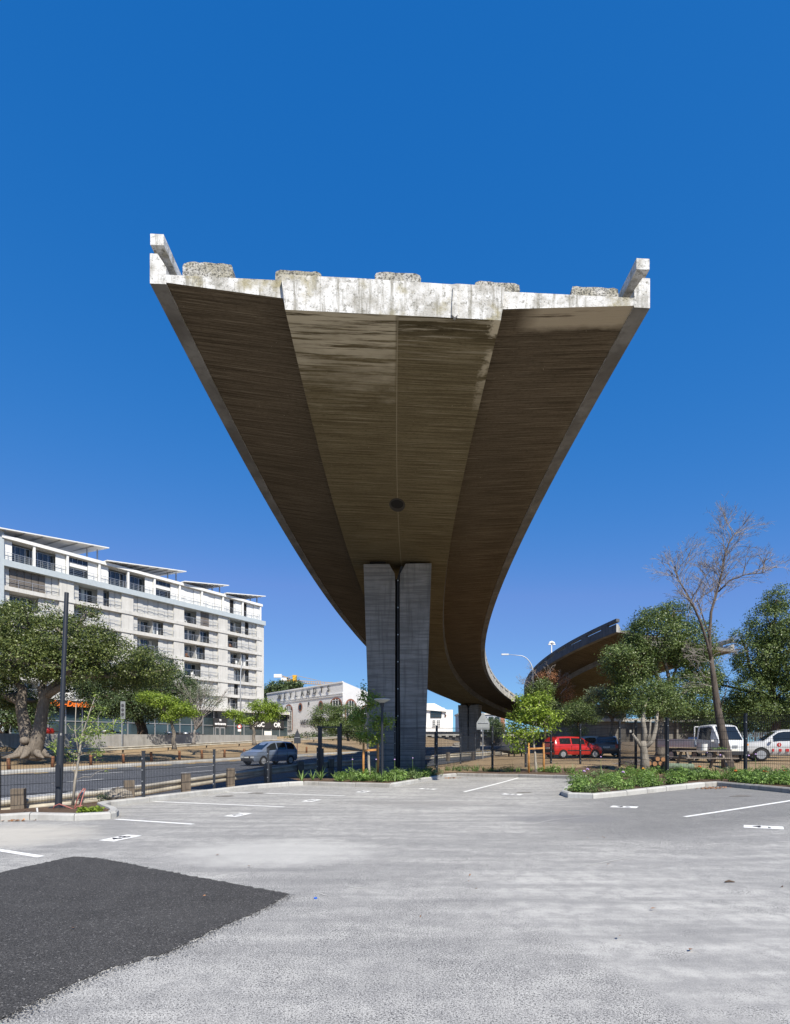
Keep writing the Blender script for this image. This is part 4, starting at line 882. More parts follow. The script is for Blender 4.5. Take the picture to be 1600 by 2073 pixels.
def arch_window(cw, half, zb, zs_, rise, face=0):
    o = arch_pts(cw, half + 0.28, zb, zs_, rise + 0.28, face=face, d=0.05); mb = MB(); mb.add(o, [tuple(range(len(o)))]); s = mb.build('arch_surround', M_BRK, wh)
    g_ = arch_pts(cw, half, zb - 0.05, zs_, rise, face=face, d=0.09); mb = MB(); mb.add(g_, [tuple(range(len(g_)))]); w = mb.build('window', M_DPANE, wh)
    u, nn = ((w1, n1), (w2, n2))[face]; mb = MB()
    for k in range(5):
        a = -half + 2 * half * k / 4; zt2 = zs_ + rise * math.sqrt(max(0, 1 - (a / half) ** 2)); p = C0 + u * (cw + a) + nn * 0.12; mb.bar(p + Z3 * zb, p + Z3 * max(zt2, zs_), 0.09, 0.05, up=nn)
    z = zb + 0.8
    while z < zs_ + rise * 0.8:
        hw = half if z < zs_ else half * math.sqrt(max(0, 1 - ((z - zs_) / rise) ** 2)); a = C0 + u * (cw - hw) + nn * 0.13 + Z3 * z; b = C0 + u * (cw + hw) + nn * 0.13 + Z3 * z; mb.bar(a, b, 0.05, 0.09); z += 0.95
    mb.build('window_bars', M_WHITE, w)
arch_window(19.0, 1.45, 3.6, 7.1, 1.15); arch_window(2.1, 1.7, 4.6, 7.4, 1.1); arch_window(2.6, 1.7, 4.6, 7.2, 1.1, 1); arch_window(8.0, 1.7, 4.6, 6.6, 1.0, 1)
for cw in (14.3, 7.0):
    c = C0 + w1 * cw + n1 * 0.02 + Z3 * 7.75; x = w1; mb = MB(); P = [c + n1 * 0.06 + (x * math.cos(t) + Z3 * math.sin(t)) * 0.78 for t in np.linspace(0, 2 * math.pi, 20, endpoint=False)]; mb.add(P, [tuple(range(20))]); s = mb.build('round_surround', M_BRK, wh)
    mb = MB(); P = [c + n1 * 0.10 + (x * math.cos(t) + Z3 * math.sin(t)) * 0.5 for t in np.linspace(0, 2 * math.pi, 20, endpoint=False)]; mb.add(P, [tuple(range(20))]); mb.build('round_window', M_GLASS, wh)
xd = -w1
for i, ch in enumerate('WEYLANDTS'):
    q = C0 + w1 * (22.4 - 18.2 * i / 8) + n1 * 0.22 + Z3 * (10.05 + 0.03 * i); put_text(text_mesh(ch, 1.5, 0.06, M_GREYL, 'wall_letter', bold=0.012), 'wall_letter', wh, q, xd, Z3)
q = C0 + w1 * 10.6 + n1 * 0.1 + Z3 * 4.9; put_text(text_mesh('WEYLANDTS', 1.35, 0.03, M_GREYL, 'wall_letters', space=0.85), 'wall_letters', wh, q, xd, Z3)
wbox(11.0, 11.4, 8.0, 8.5, 0, 0.1, 'wall_plate', M_GREYL)
# white house right of the pier
hw = thing('white_house', 'bright white house with a pitched roof seen between the two piers', 'building', (at(892, 1480, 150).x, 150, 2.5))
def hb(name, mat, px0, px1, py0, py1, Y, dep, parent=None):
    a, b = at(px0, py1, Y), at(px1, py0, Y); mb = MB(); mb.box(((a.x + b.x) / 2, Y + dep / 2, (a.z + b.z) / 2), (b.x - a.x, dep, b.z - a.z)); return mb.build(name, mat, parent or hw)
hb('wall', M_WH, 820, 900, 1433, 1486, 150, 9); hb('side_wall', M_WH, 899.8, 917, 1437, 1486, 151, 8)
a, b, c, d = at(820, 1424, 149.3), at(880, 1424, 149.3), at(905, 1437, 149.3), at(905, 1441, 149.3); mb = MB(); P = [a, b, c, d, at(820, 1434, 149.3)]; mb.add([tuple(p) for p in P] + [(p.x, p.y + 10, p.z) for p in P], [(0, 1, 2, 3, 4), (9, 8, 7, 6, 5)] + [(i, i + 5, (i + 1) % 5 + 5, (i + 1) % 5) for i in range(5)]); mb.build('roof', M_WH, hw)
for p in ((872, 894, 1439, 1453), (876, 882, 1458, 1472), (885, 891, 1458, 1472)):
    w = hb('window', M_GLASS, *p, 149.9, 0.15); A_, B_ = at(p[0], p[3], 149.85), at(p[1], p[2], 149.85); win_frame(A_.x, B_.x, 149.85, A_.z, B_.z, 4 if p[1] - p[0] > 10 else 2, t=0.1, rows=1 if p[1] - p[0] > 10 else 3).build('window_frame', M_WHITE if p[1] - p[0] < 10 else M_TRIM, w)
c = at(901, 1449, 150.9); mb = MB(); mb.lathe([(0.42, 0), (0.42, 0.15)], 18, c, Matrix.Rotation(R(90), 3, 'X')); mb.build('round_window', M_BRK, hw); mb = MB(); mb.lathe([(0.28, 0.16), (0.28, 0.2)], 18, c, Matrix.Rotation(R(90), 3, 'X')); mb.build('round_pane', M_GLASS, hw)
# far office block under the deck
ob = thing('office_block', 'distant glazed office block with brick edges seen under the curving deck', 'building', (at(990, 1480, 190).x, 190, 1.0))
hw_keep = hw
hb('wall', plain('pale_office_wall', (0.34, 0.37, 0.42), 0.7), 930, 1024, 1447, 1900, 190, 12, ob); hb('roof', M_SLAB, 928, 1026, 1444, 1447, 189.6, 12, ob)
hb('brick_pier', M_BRK, 1014, 1022, 1447, 1482, 189.8, 0.4, ob); hb('brick_pier', M_BRK, 958, 961, 1447, 1482, 189.8, 0.4, ob)
for i in range(6):
    for j in range(3): hb('window', M_GLASS, 938 + 13 * i, 947 + 13 * i, 1451 + 11 * j, 1459 + 11 * j, 189.85, 0.2, ob)
# low road bridge behind the ramp
rb = thing('road_bridge', 'low dark road bridge with a pale parapet crossing behind the pier', 'bridge', (6, 118, 0.5))
def wallseg(name, mat, p, q, th, parent): mb = MB(); a, b = Vector(p[:3]), Vector(q[:3]); mb.bar(((a.x, a.y, (p[2] + p[3]) / 2)), ((b.x, b.y, (q[2] + q[3]) / 2)), th, p[3] - p[2]); return mb.build(name, mat, parent)
wallseg('abutment_wall', plain('shadow_dark_wall', (0.06, 0.06, 0.065), 0.9), (6.0, 118, 0.2, 2.75), (42, 121, 0.2, 2.75), 0.8, rb); wallseg('deck_edge', M_PARA, (6.0, 117.5, 2.75, 3.05), (42, 120.5, 2.75, 3.05), 0.5, rb)  # shadow below the deck edge is put into the wall's dark colour
wallseg('parapet', M_BLACK, (6.0, 117.4, 3.05, 3.6), (42, 120.4, 3.05, 3.6), 0.12, rb)
for i in range(24):
    mb = MB(); mb.box((6.5 + 1.5 * i, 117.3 + 0.125 * i, 2.62), (0.6, 0.3, 0.34)); mb.build('deck_bracket', M_PARA, rb)
# concrete undercroft wall behind the parked cars
ub = thing('undercroft_wall', 'grey concrete wall under the second viaduct behind the parked cars', 'wall', (22, 60, 0.3))
def seg(name, px0, px1, py0, py1, Y, th, mat, par): a, b = at(px0, py1, Y), at(px1, py0, Y); mb = MB(); mb.box(((a.x + b.x) / 2, Y, (a.z + b.z) / 2), (b.x - a.x, th, b.z - a.z)); return mb.build(name, mat, par)
seg('wall_slab', 1120, 1265, 1428, 1502, 62, 0.6, M_WEB, ub); seg('wall_slab', 1266, 1420, 1462, 1502, 62.5, 0.6, M_WEB, ub); seg('ledge', 1200, 1440, 1455, 1461, 61.5, 1.0, M_PARA, ub); seg('wall_notice', 1275, 1279, 1478, 1483, 61.8, 0.05, M_WHITE, ub)
for i in range(8): seg('wall_rib', 1215 + 22 * i, 1219 + 22 * i, 1462, 1500, 61.9, 0.3, M_WEB, ub)
pf = thing('palisade_fence', 'grey upright palisade fence behind the white pickup', 'fence', (at(1480, 1500, 44).x, 44, 0.3))
mb = MB()
for i in range(58):
    x = at(1462, 1450, 44).x + i * 0.135; mb.box((x, 44, 1.2), (0.07, 0.02, 1.95)); mb.add([(x - 0.035, 43.99, 2.175), (x + 0.035, 43.99, 2.175), (x, 43.99, 2.27), (x - 0.035, 44.01, 2.175), (x + 0.035, 44.01, 2.175), (x, 44.01, 2.27)], [(0, 1, 2), (5, 4, 3), (0, 3, 4, 1), (1, 4, 5, 2), (2, 5, 3, 0)])
mb.build('pales', plain('grey_palisade_steel', (0.13, 0.135, 0.14), 0.5, 0.4), pf)['kind'] = 'stuff'
mb = MB(); x0 = at(1462, 1450, 44).x
for z in (0.7, 1.9): mb.box((x0 + 3.9, 44.04, z), (7.9, 0.05, 0.06))
mb.build('rails', M_STEEL, pf)
for i in range(4): mb = MB(); mb.box((x0 + 0.2 + 2.5 * i, 44.1, 1.1), (0.09, 0.09, 2.2)); mb.build('post', M_STEEL, pf)
# tower crane far behind
M_CRY = plain('yellow_crane_paint', (0.62, 0.36, 0.03), 0.5)
K = 230; cr = thing('tower_crane', 'yellow tower crane with a white counterweight rising behind the warehouse', 'crane', (at(597, 1500, K).x, K, 1))
def lattice(p, q, w, n, mat):
    mb = MB(); p, q = Vector(p), Vector(q); d = (q - p).normalized(); up = Z3 if abs(d.z) < 0.8 else Vector((0, 1, 0)); a = d.cross(up).normalized(); b = a.cross(d)
    cs = [a * (-w / 2), a * (w / 2), b * w * 0.9] if abs(d.z) < 0.8 else [a * w / 2 + b * w / 2, a * -w / 2 + b * w / 2, a * -w / 2 - b * w / 2, a * w / 2 - b * w / 2]
    for c in cs: mb.bar(p + c, q + c, 0.2, 0.2)
    for i in range(n):
        for j in range(len(cs)): mb.bar(p.lerp(q, i / n) + cs[j], p.lerp(q, (i + 1) / n) + cs[(j + 1) % len(cs)], 0.11, 0.11)
    return mb
cz = at(597, 1381, K)
lattice((cz.x, K, 1), (cz.x, K, cz.z), 1.8, 14, M_CRY).build('mast', M_CRY, cr)
j1 = at(700, 1388, K + 60); lattice((cz.x + .6, K, cz.z - .5), j1, 1.3, 30, M_CRY).build('jib', M_CRY, cr)
j2 = at(572, 1374, K - 8); lattice((cz.x - .6, K, cz.z - .2), j2, 1.2, 6, M_CRY).build('counter_jib', M_CRY, cr)
mb = MB(); mb.box((cz.x, K, cz.z + 1.2), (1.6, 1.6, 3.2)); mb.build('slewing_head', M_CRY, cr)
c = at(563, 1370, K - 9); mb = MB(); mb.box((c.x, c.y, c.z + 0.3), (3.0, 1.2, 1.3)); mb.box((c.x + 2.4, c.y, c.z - 1.4), (2.2, 1.2, 1.8)); mb.build('counterweight', M_WHITE, cr)
mb = MB(); mb.bar((cz.x, K, cz.z + 2.8), tuple(at(650, 1379, K + 30)), 0.12, 0.12); mb.bar((cz.x, K, cz.z + 2.8), tuple(j2), 0.12, 0.12); mb.build('tie_bars', M_CRY, cr)
c = at(607, 1386, K + 5); mb = MB(); mb.bar((c.x, c.y, c.z), (c.x, c.y, c.z - 2.2), 0.08, 0.08); mb.box((c.x, c.y, c.z - 2.4), (0.5, 0.4, 0.8)); mb.build('hook', M_CRY, cr)
# ------------------------------------------------------------------ trees
def leaf_arrays(C, Nrm, size, rng, aspect=0.5):
    n = len(C); a = rng.normal(size=(n, 3)); a -= (a * Nrm).sum(1, keepdims=True) * Nrm; a /= np.linalg.norm(a, axis=1, keepdims=True) + 1e-9
    b = np.cross(Nrm, a); s = size * rng.uniform(0.65, 1.3, (n, 1)); fold = Nrm * s * 0.10
    return np.stack([C - a * s / 2, C + b * s * aspect / 2 + fold, C + a * s / 2, C - b * s * aspect / 2 + fold], 1).reshape(-1, 3)
def quads_mesh(name, V, mat):
    n = len(V) // 4; me = bpy.data.meshes.new(name); me.vertices.add(4 * n); me.vertices.foreach_set('co', V.astype(np.float32).ravel())
    me.loops.add(4 * n); me.loops.foreach_set('vertex_index', np.arange(4 * n, dtype=np.int32)); me.polygons.add(n)
    me.polygons.foreach_set('loop_start', np.arange(0, 4 * n, 4, dtype=np.int32)); me.polygons.foreach_set('loop_total', np.full(n, 4, np.int32))
    me.materials.append(mat); me.update(calc_edges=True); return me
def scatter(lobes, ncl, per, cr, size, seed, flat=0.7, shell=0.55, aspect=0.5, up=0.5):
    rng = np.random.default_rng(seed); L = np.array(lobes, float); vol = (L[:, 3] * L[:, 4] * L[:, 5]) ** 0.75; k = rng.choice(len(L), ncl, p=vol / vol.sum())
    d = rng.normal(size=(ncl, 3)); d /= np.linalg.norm(d, axis=1, keepdims=True); r = (shell + (1 - shell) * rng.random((ncl, 1)) ** 0.6) * rng.uniform(0.85, 1.08, (ncl, 1))
    cc = L[k, :3] + d * r * L[k, 3:6]; C = np.repeat(cc, per, 0) + rng.normal(size=(ncl * per, 3)) * cr * np.array([1, 1, flat]); out = np.repeat(d, per, 0)
    N = out * 0.55 + np.array([0, 0, up]) + rng.normal(size=C.shape) * 0.55; N /= np.linalg.norm(N, axis=1, keepdims=True)
    return leaf_arrays(C, N, size, rng, aspect), cc
def wiggle(a, b, n, amp, r):
    a, b = Vector(a), Vector(b); out = []
    for i in range(n + 1):
        t = i / n; p = a.lerp(b, t)
        if 0 < i < n: p += Vector((r.gauss(0, amp), r.gauss(0, amp), r.gauss(0, amp * 0.5)))
        out.append(p)
    return out
def lobe(px, py, Y, rx, ry, dY=0.0, ryd=None):
    c = at(px, py, Y + dY); k = Y / FPX; return (c.x, c.y, c.z, rx * k, (ryd if ryd else max(rx, ry)) * k, ry * k)
M_BARKG = bark('grey_bark', (0.22, 0.19, 0.16)); M_BARKW = bark('pale_peeling_bark', (0.42, 0.38, 0.32)); M_BARKD = bark('dark_brown_bark', (0.13, 0.095, 0.07)); M_TWIG = bark('dead_grey_twig', (0.30, 0.27, 0.25))
L_FIG = leafmat('glossy_fig_leaf', (0.032, 0.052, 0.014), (0.125, 0.15, 0.042), 0.38, 0.15); L_DARK = leafmat('dark_evergreen_leaf', (0.026, 0.045, 0.018), (0.085, 0.12, 0.045), 0.45, 0.15)
L_MID = leafmat('mid_green_leaf', (0.032, 0.058, 0.018), (0.135, 0.18, 0.058), 0.42, 0.2); L_BRT = leafmat('bright_young_leaf', (0.085, 0.14, 0.015), (0.25, 0.33, 0.05), 0.45, 0.3)
L_LIME = leafmat('lime_sapling_leaf', (0.11, 0.17, 0.03), (0.26, 0.33, 0.08), 0.45, 0.3); L_GREY = leafmat('grey_green_leaf', (0.06, 0.085, 0.045), (0.17, 0.20, 0.115), 0.5, 0.2); L_RUST = leafmat('rusty_brown_leaf', (0.16, 0.075, 0.04), (0.36, 0.17, 0.09), 0.6, 0.2)
def tree(name, label, base, lobes, ncl, per, cr, size, leaf, barkm, seed, trunk=None, tr=0.2, cat='tree', flat=0.7, shell=0.55, limbs=True, stems=None, aspect=0.5, twigs=40, group=None, up=0.5):
    r = random.Random(seed); b = Vector(base); t = thing(name, label, cat, b, group=group)
    V, cc = scatter(lobes, ncl, per, cr, size, seed, flat, shell, aspect, up); o = bpy.data.objects.new('crown', quads_mesh('crown', V, leaf)); COL.objects.link(o); adopt(o, t)
    mb = MB(); cen = Vector(np.average(np.array(lobes)[:, :3], axis=0, weights=[l[3] * l[5] for l in lobes]))
    if stems is None:
        fork = trunk or (b.lerp(Vector((cen.x, cen.y, cen.z - max(l[5] for l in lobes) * 0.5)), 0.85)); fork = Vector(fork)
        mb.tube([b + Z3 * -0.1] + wiggle(b + Z3 * 0.15, fork, 5, tr * 0.25, r), [tr * 1.5, tr * 1.15] + [tr * (1 - 0.09 * i) for i in range(5)], 10); stems = [[fork]]; ftr = tr * 0.55
    else:
        ftr = tr * 0.5
        for st in stems: mb.tube([Vector(p[:3]) for p in st], [p[3] for p in st], 10)
        stems = [[Vector(p[:3])] for st in stems for p in st[1:]]
    mb.build('trunk', barkm, t, smooth=True)
    if limbs:
        mb = MB()
        for l in lobes:
            c = Vector(l[:3]); f = min((s[0] for s in stems), key=lambda q: (q - c).length + (3.0 if q.z > c.z - 0.05 else 0)); mb.tube(wiggle(f, c, 4, (c - f).length * 0.05, r), [ftr * (1 - 0.17 * i) for i in range(5)], 7)
        for i in range(twigs):
            q = Vector(cc[r.randrange(len(cc))]); l = min(lobes, key=lambda s: (Vector(s[:3]) - q).length); mb.tube(wiggle(l[:3], q, 2, 0.05, r), [ftr * 0.35, ftr * 0.22, ftr * 0.1], 5)
        mb.build('limbs', barkm, t, smooth=True)
    return t
def branching(mb, p, d, ln, rad, depth, r, spread=0.55, keep=0.72, n=(2, 3), droop=0.0, minr=0.004):
    q = p + d * ln; mid = p.lerp(q, 0.5) + Vector((r.gauss(0, .06), r.gauss(0, .06), r.gauss(0, .03))) * ln
    mb.tube([p, mid, q], [rad, rad * 0.85, rad * 0.7], 6 if rad > 0.03 else 3, cap=False)
    if depth == 0: return
    for k in range(r.randint(*n)):
        nd = (d + Vector((r.gauss(0, spread), r.gauss(0, spread), r.gauss(0.06 - droop, spread * 0.75)))).normalized(); st = q if k == 0 or depth < 2 else p.lerp(q, r.uniform(0.45, 1.0))
        branching(mb, st, nd, ln * keep * r.uniform(0.75, 1.15), max(minr, rad * 0.62), depth - 1, r, spread, keep, n, droop, minr)

Y = 38
fb = at(64, 1531, Y)
tree('fig_tree', 'huge spreading fig tree with a thick forked pale trunk on the bank', fb,
     [lobe(60, 1275, Y, 95, 52), lobe(-45, 1300, Y, 95, 62, 1), lobe(150, 1300, Y, 85, 46, -1), lobe(225, 1335, Y, 85, 40), lobe(295, 1362, Y, 60, 30, 1), lobe(55, 1335, Y, 85, 40, -2), lobe(-60, 1385, Y, 75, 50, -1), lobe(135, 1352, Y, 60, 30, -2.5), lobe(178, 1240, Y, 28, 12, 2), lobe(15, 1248, Y, 50, 30, 3), lobe(245, 1372, Y, 60, 26, 3), lobe(15, 1410, Y, 48, 30, 4), lobe(85, 1415, Y, 35, 22, 4), lobe(138, 1400, Y, 22, 18, 3)],
     1700, 60, 0.25, 0.145, L_FIG, M_BARKG, 21, tr=0.6, shell=0.72, aspect=0.55,
     stems=[[(*at(62, 1536, Y), 0.78), (*at(63, 1522, Y), 0.64), (*at(58, 1500, Y), 0.48), (*at(50, 1470, Y), 0.39), (*at(42, 1430, Y), 0.33), (*at(46, 1395, Y), 0.28), (*at(25, 1362, Y), 0.19)],
            [(*at(66, 1532, Y), 0.62), (*at(72, 1512, Y - .2), 0.48), (*at(80, 1480, Y - .3), 0.41), (*at(86, 1435, Y - .3), 0.36), (*at(92, 1405, Y - .3), 0.31), (*at(120, 1378, Y - .6), 0.22)],
            [(*at(88, 1425, Y - .3), 0.28), (*at(84, 1395, Y - .2), 0.20), (*at(98, 1365, Y), 0.16)], [(*at(95, 1408, Y - .3), 0.27), (*at(125, 1390, Y - .8), 0.20), (*at(150, 1368, Y - 1.2), 0.14)], [(*at(42, 1428, Y), 0.20), (*at(20, 1412, Y), 0.16), (*at(-15, 1395, Y - .5), 0.12)]], twigs=60)
# buttress roots and knot of the fig
mb = MB(); r_ = random.Random(5)
for k in range(6):
    a = math.pi * (0.92 + k * 0.22) + r_.uniform(-.1, .1); d = Vector((math.cos(a), math.sin(a), 0)); mb.tube([fb + Z3 * 0.5 + d * 0.45, fb + Z3 * 0.06 + d * 0.95, fb + Z3 * -0.1 + d * r_.uniform(1.3, 1.7)], [0.34, 0.2, 0.05], 8)
mb.lathe([(0.1, -0.25), (0.3, -0.1), (0.28, 0.15), (0.1, 0.28)], 9, at(50, 1500, Y - 0.6)); mb.build('buttress_roots', M_BARKG, bpy.data.objects['fig_tree'], smooth=True)
Y = 56
tree('fig_tree', 'dark dense fig tree behind the huge one, in front of the shop', at(290, 1500, Y), [lobe(250, 1395, Y, 85, 42), lobe(335, 1400, Y, 62, 48, -1), lobe(300, 1352, Y, 62, 32, 1), lobe(372, 1402, Y, 32, 34), lobe(185, 1372, Y, 70, 30, 1), lobe(280, 1430, Y, 90, 28, -1), lobe(215, 1420, Y, 45, 26)], 1500, 34, 0.34, 0.20, L_DARK, M_BARKD, 22, tr=0.5, shell=0.7)
Y = 58
tree('shade_tree', 'dark low tree in deep shade at the picture edge behind the fig trunk', at(15, 1500, Y), [lobe(0, 1440, Y, 70, 40), lobe(60, 1445, Y, 45, 30), lobe(-60, 1450, Y, 60, 50)], 500, 20, 0.5, 0.3, L_DARK, M_BARKD, 23, tr=0.3)
Y = 45
tree('street_tree', 'bright green young street tree with a bent bare trunk on the bank', at(353, 1515, Y), [lobe(330, 1422, Y, 32, 16), lobe(372, 1436, Y, 28, 16), lobe(300, 1412, Y, 26, 12), lobe(350, 1452, Y, 24, 12), lobe(392, 1444, Y, 16, 10)], 420, 20, 0.16, 0.13, L_BRT, M_BARKG, 24, trunk=at(345, 1452, Y), tr=0.16, shell=0.3, aspect=0.6)
Y = 54
tree('street_tree', 'bright green flat-topped street tree in front of the scooter shop', at(515, 1506, Y), [lobe(472, 1446, Y, 26, 9), lobe(530, 1432, Y, 34, 14), lobe(560, 1438, Y, 22, 11), lobe(500, 1458, Y, 26, 9), lobe(545, 1452, Y, 22, 10)], 400, 20, 0.18, 0.15, L_BRT, M_BARKG, 25, trunk=at(512, 1470, Y), tr=0.17, shell=0.3, aspect=0.6)
Y = 50; t = tree('sparse_tree', 'sparse grey half-bare tree in front of the white flats', at(392, 1504, Y), [lobe(405, 1400, Y, 36, 30), lobe(430, 1418, Y, 26, 22), lobe(385, 1415, Y, 20, 22)], 260, 12, 0.25, 0.10, L_GREY, M_TWIG, 26, trunk=at(395, 1478, Y), tr=0.14, shell=0.1, twigs=10)
mb = MB(); r_ = random.Random(8); f = at(395, 1478, Y)
for k in range(7): branching(mb, f, Vector((r_.uniform(-.5, .6), r_.uniform(-.3, .3), 1)).normalized(), 1.6, 0.07, 4, r_, 0.32, 0.75)
mb.build('bare_branches', M_TWIG, t)
Y = 140
tree('parasol_pine', 'broad dark tree rising behind the white warehouse and flats', at(572, 1500, Y), [lobe(572, 1396, Y, 30, 15), lobe(548, 1408, Y, 18, 20), lobe(595, 1388, Y, 16, 8), lobe(565, 1420, Y, 30, 18)], 700, 16, 0.7, 0.55, L_DARK, M_BARKD, 27, tr=0.6)
Y = 70
tree('round_tree', 'dense olive green tree behind the gate in front of the warehouse', at(705, 1499, Y), [lobe(662, 1447, Y, 32, 22), lobe(705, 1452, Y, 36, 30), lobe(642, 1462, Y, 16, 14), lobe(724, 1474, Y, 30, 24), lobe(690, 1470, Y, 42, 16), lobe(735, 1490, Y, 22, 14)], 800, 34, 0.28, 0.17, L_MID, M_BARKG, 28, tr=0.14, shell=0.6)
Y = 19.9
def stakes(cx, cy, z, w, h, label):
    t = thing('tree_stake_frame', label, 'tree stakes', (cx, cy, z)); m = plain('orange_brown_pole', (0.42, 0.20, 0.06), 0.7, var=0.3, scale=6)
    for s in (-1, 1): mb = MB(); mb.tube([(cx + s * w / 2, cy, z - 0.1), (cx + s * w / 2 * 1.03, cy, z + h * 0.5), (cx + s * w / 2, cy + .02, z + h)], [0.045, 0.042, 0.036], 9); mb.build('stake', m, t, smooth=True)
    mb = MB(); mb.bar((cx - w / 2, cy - 0.01, z + h * 0.8), (cx + w / 2, cy - 0.01, z + h * 0.82), 0.03, 0.07); mb.build('crossbar', m, t); return t
b = at(748, 1572, Y); tree('staked_sapling', 'young broad-leaved tree with a pale trunk between two stakes before the pier', (b.x, Y, 0.12), [lobe(742, 1420, Y, 20, 22), lobe(728, 1452, Y, 22, 24, .3), lobe(768, 1462, Y, 20, 22, -.2), lobe(785, 1458, Y, 14, 14), lobe(752, 1498, Y, 18, 14), lobe(733, 1397, Y, 9, 12), lobe(760, 1418, Y, 16, 16, .3), lobe(735, 1485, Y, 16, 12), lobe(770, 1490, Y, 12, 10)], 330, 9, 0.09, 0.105, leafmat('sapling_leaf', (0.09, 0.14, 0.02), (0.28, 0.36, 0.08), 0.4, 0.35), M_BARKW, 29, trunk=at(745, 1455, Y), tr=0.045, shell=0.2, aspect=0.42, twigs=50)
stakes(at(751, 1560, Y).x, Y - 0.15, 0.12, 0.5, 1.28, 'pair of orange-brown stakes with crossbar round the sapling by the pier')
Y = 23.6
b = at(1086, 1567, Y); tree('staked_sapling', 'young bright green tree with a white trunk between stakes beside the rear kerb', (b.x, Y, 0.16), [lobe(1078, 1438, Y, 36, 30), lobe(1048, 1462, Y, 26, 24, .2), lobe(1108, 1456, Y, 30, 28), lobe(1070, 1488, Y, 36, 16), lobe(1040, 1490, Y, 20, 18), lobe(1095, 1412, Y, 24, 16), lobe(1058, 1418, Y, 18, 12), lobe(1050, 1515, Y, 12, 12)], 430, 11, 0.11, 0.125, L_BRT, M_BARKW, 30, trunk=at(1080, 1480, Y), tr=0.05, shell=0.25, aspect=0.42, twigs=60)
stakes(at(1085, 1560, Y).x, Y - 0.1, 0.16, 0.62, 1.25, 'pair of orange-brown stakes with crossbar round the bright green sapling')
Y = 12.0
b = at(147, 1634, Y); lb_ = [lobe(120, 1520, Y, 18, 14), lobe(175, 1500, Y, 34, 18), lobe(215, 1470, Y, 28, 16), lobe(180, 1455, Y, 22, 18), lobe(240, 1458, Y, 14, 8), lobe(150, 1530, Y, 22, 8), lobe(110, 1505, Y, 8, 10), lobe(195, 1525, Y, 16, 10), lobe(205, 1440, Y, 16, 12), lobe(200, 1410, Y, 10, 12), lobe(212, 1558, Y, 7, 8), lobe(130, 1465, Y, 8, 8), lobe(190, 1480, Y, 40, 14)]
tree('thin_sapling', 'spindly sapling with sparse lime leaves and a pale trunk on the small island', (b.x, Y, 0.08), lb_, 190, 6, 0.05, 0.062, L_LIME, M_BARKW, 31, stems=[[(*at(147, 1636, Y), 0.032), (*at(152, 1580, Y), 0.026), (*at(160, 1530, Y), 0.022), (*at(166, 1490, Y), 0.016), (*at(182, 1440, Y), 0.010), (*at(195, 1405, Y), 0.006)], [(*at(160, 1530, Y), 0.016), (*at(152, 1480, Y), 0.010), (*at(154, 1425, Y), 0.006)]], tr=0.014, shell=0.1, aspect=0.4, twigs=45)
Y = 52
t = tree('climber_tree', 'green and rusty brown shrub-topped tree under the second viaduct parapet', at(1105, 1500, Y), [lobe(1100, 1392, Y, 24, 18), lobe(1092, 1412, Y, 28, 20), lobe(1075, 1400, Y, 12, 14), lobe(1110, 1430, Y, 30, 20)], 420, 20, 0.2, 0.14, L_MID, M_BARKD, 32, tr=0.12)
V, cc = scatter([lobe(1108, 1368, Y, 22, 10, 1), lobe(1135, 1378, Y, 20, 12, 1), lobe(1148, 1405, Y, 13, 22, 1), lobe(1142, 1425, Y, 16, 14, 1)], 340, 12, 0.2, 0.10, 77, shell=0.5); o = bpy.data.objects.new('dry_foliage', quads_mesh('dry_foliage', V, L_RUST)); COL.objects.link(o); adopt(o, t)
mb = MB(); r_ = random.Random(18)
for px, py, dx in ((1090, 1392, -0.7), (1085, 1395, -1.0), (1095, 1385, -0.4), (1110, 1385, 0.2), (1125, 1390, 0.5), (1135, 1405, 0.9), (1080, 1400, -1.1)): branching(mb, at(px, py, Y + .5), Vector((dx, 0, 1)).normalized(), 0.8, 0.035, 4, r_, 0.5, 0.72, (2, 3), minr=0.009)
mb.build('bare_twigs', M_TWIG, t)
Y = 43
tree('low_tree', 'bushy yellow-green tree overhanging the red hatchback', at(1168, 1503, Y), [lobe(1168, 1442, Y, 34, 22), lobe(1190, 1422, Y, 22, 14), lobe(1145, 1452, Y, 24, 18), lobe(1195, 1452, Y, 20, 16), lobe(1170, 1480, Y, 22, 10)], 480, 30, 0.17, 0.105, L_MID, M_BARKD, 33, tr=0.12, shell=0.5)
Y = 40
tree('grey_tree', 'grey-green slender tree behind the grey hatchback', at(1237, 1522, Y), [lobe(1212, 1402, Y, 24, 14), lobe(1238, 1420, Y, 28, 18), lobe(1225, 1440, Y, 20, 12), lobe(1260, 1440, Y, 22, 20), lobe(1195, 1415, Y, 12, 8)], 380, 18, 0.2, 0.12, L_GREY, M_BARKG, 34, trunk=at(1240, 1455, Y), tr=0.16, shell=0.3)
Y = 35
tree('broad_tree', 'broad leafy evergreen tree filling the middle right above the fence', at(1338, 1528, Y), [lobe(1330, 1290, Y, 62, 52), lobe(1275, 1345, Y, 55, 46), lobe(1395, 1305, Y, 52, 55), lobe(1300, 1405, Y, 62, 42), lobe(1390, 1400, Y, 55, 42), lobe(1250, 1325, Y, 28, 20, -1), lobe(1365, 1238, Y, 32, 22), lobe(1310, 1250, Y, 26, 18), lobe(1255, 1415, Y, 36, 28), lobe(1425, 1365, Y, 34, 40, 1), lobe(1345, 1435, Y, 60, 22), lobe(1400, 1440, Y, 50, 20)], 2500, 34, 0.19, 0.12, L_MID, M_BARKG, 35, trunk=at(1342, 1440, Y), tr=0.26, shell=0.62, twigs=60)
Y = 37
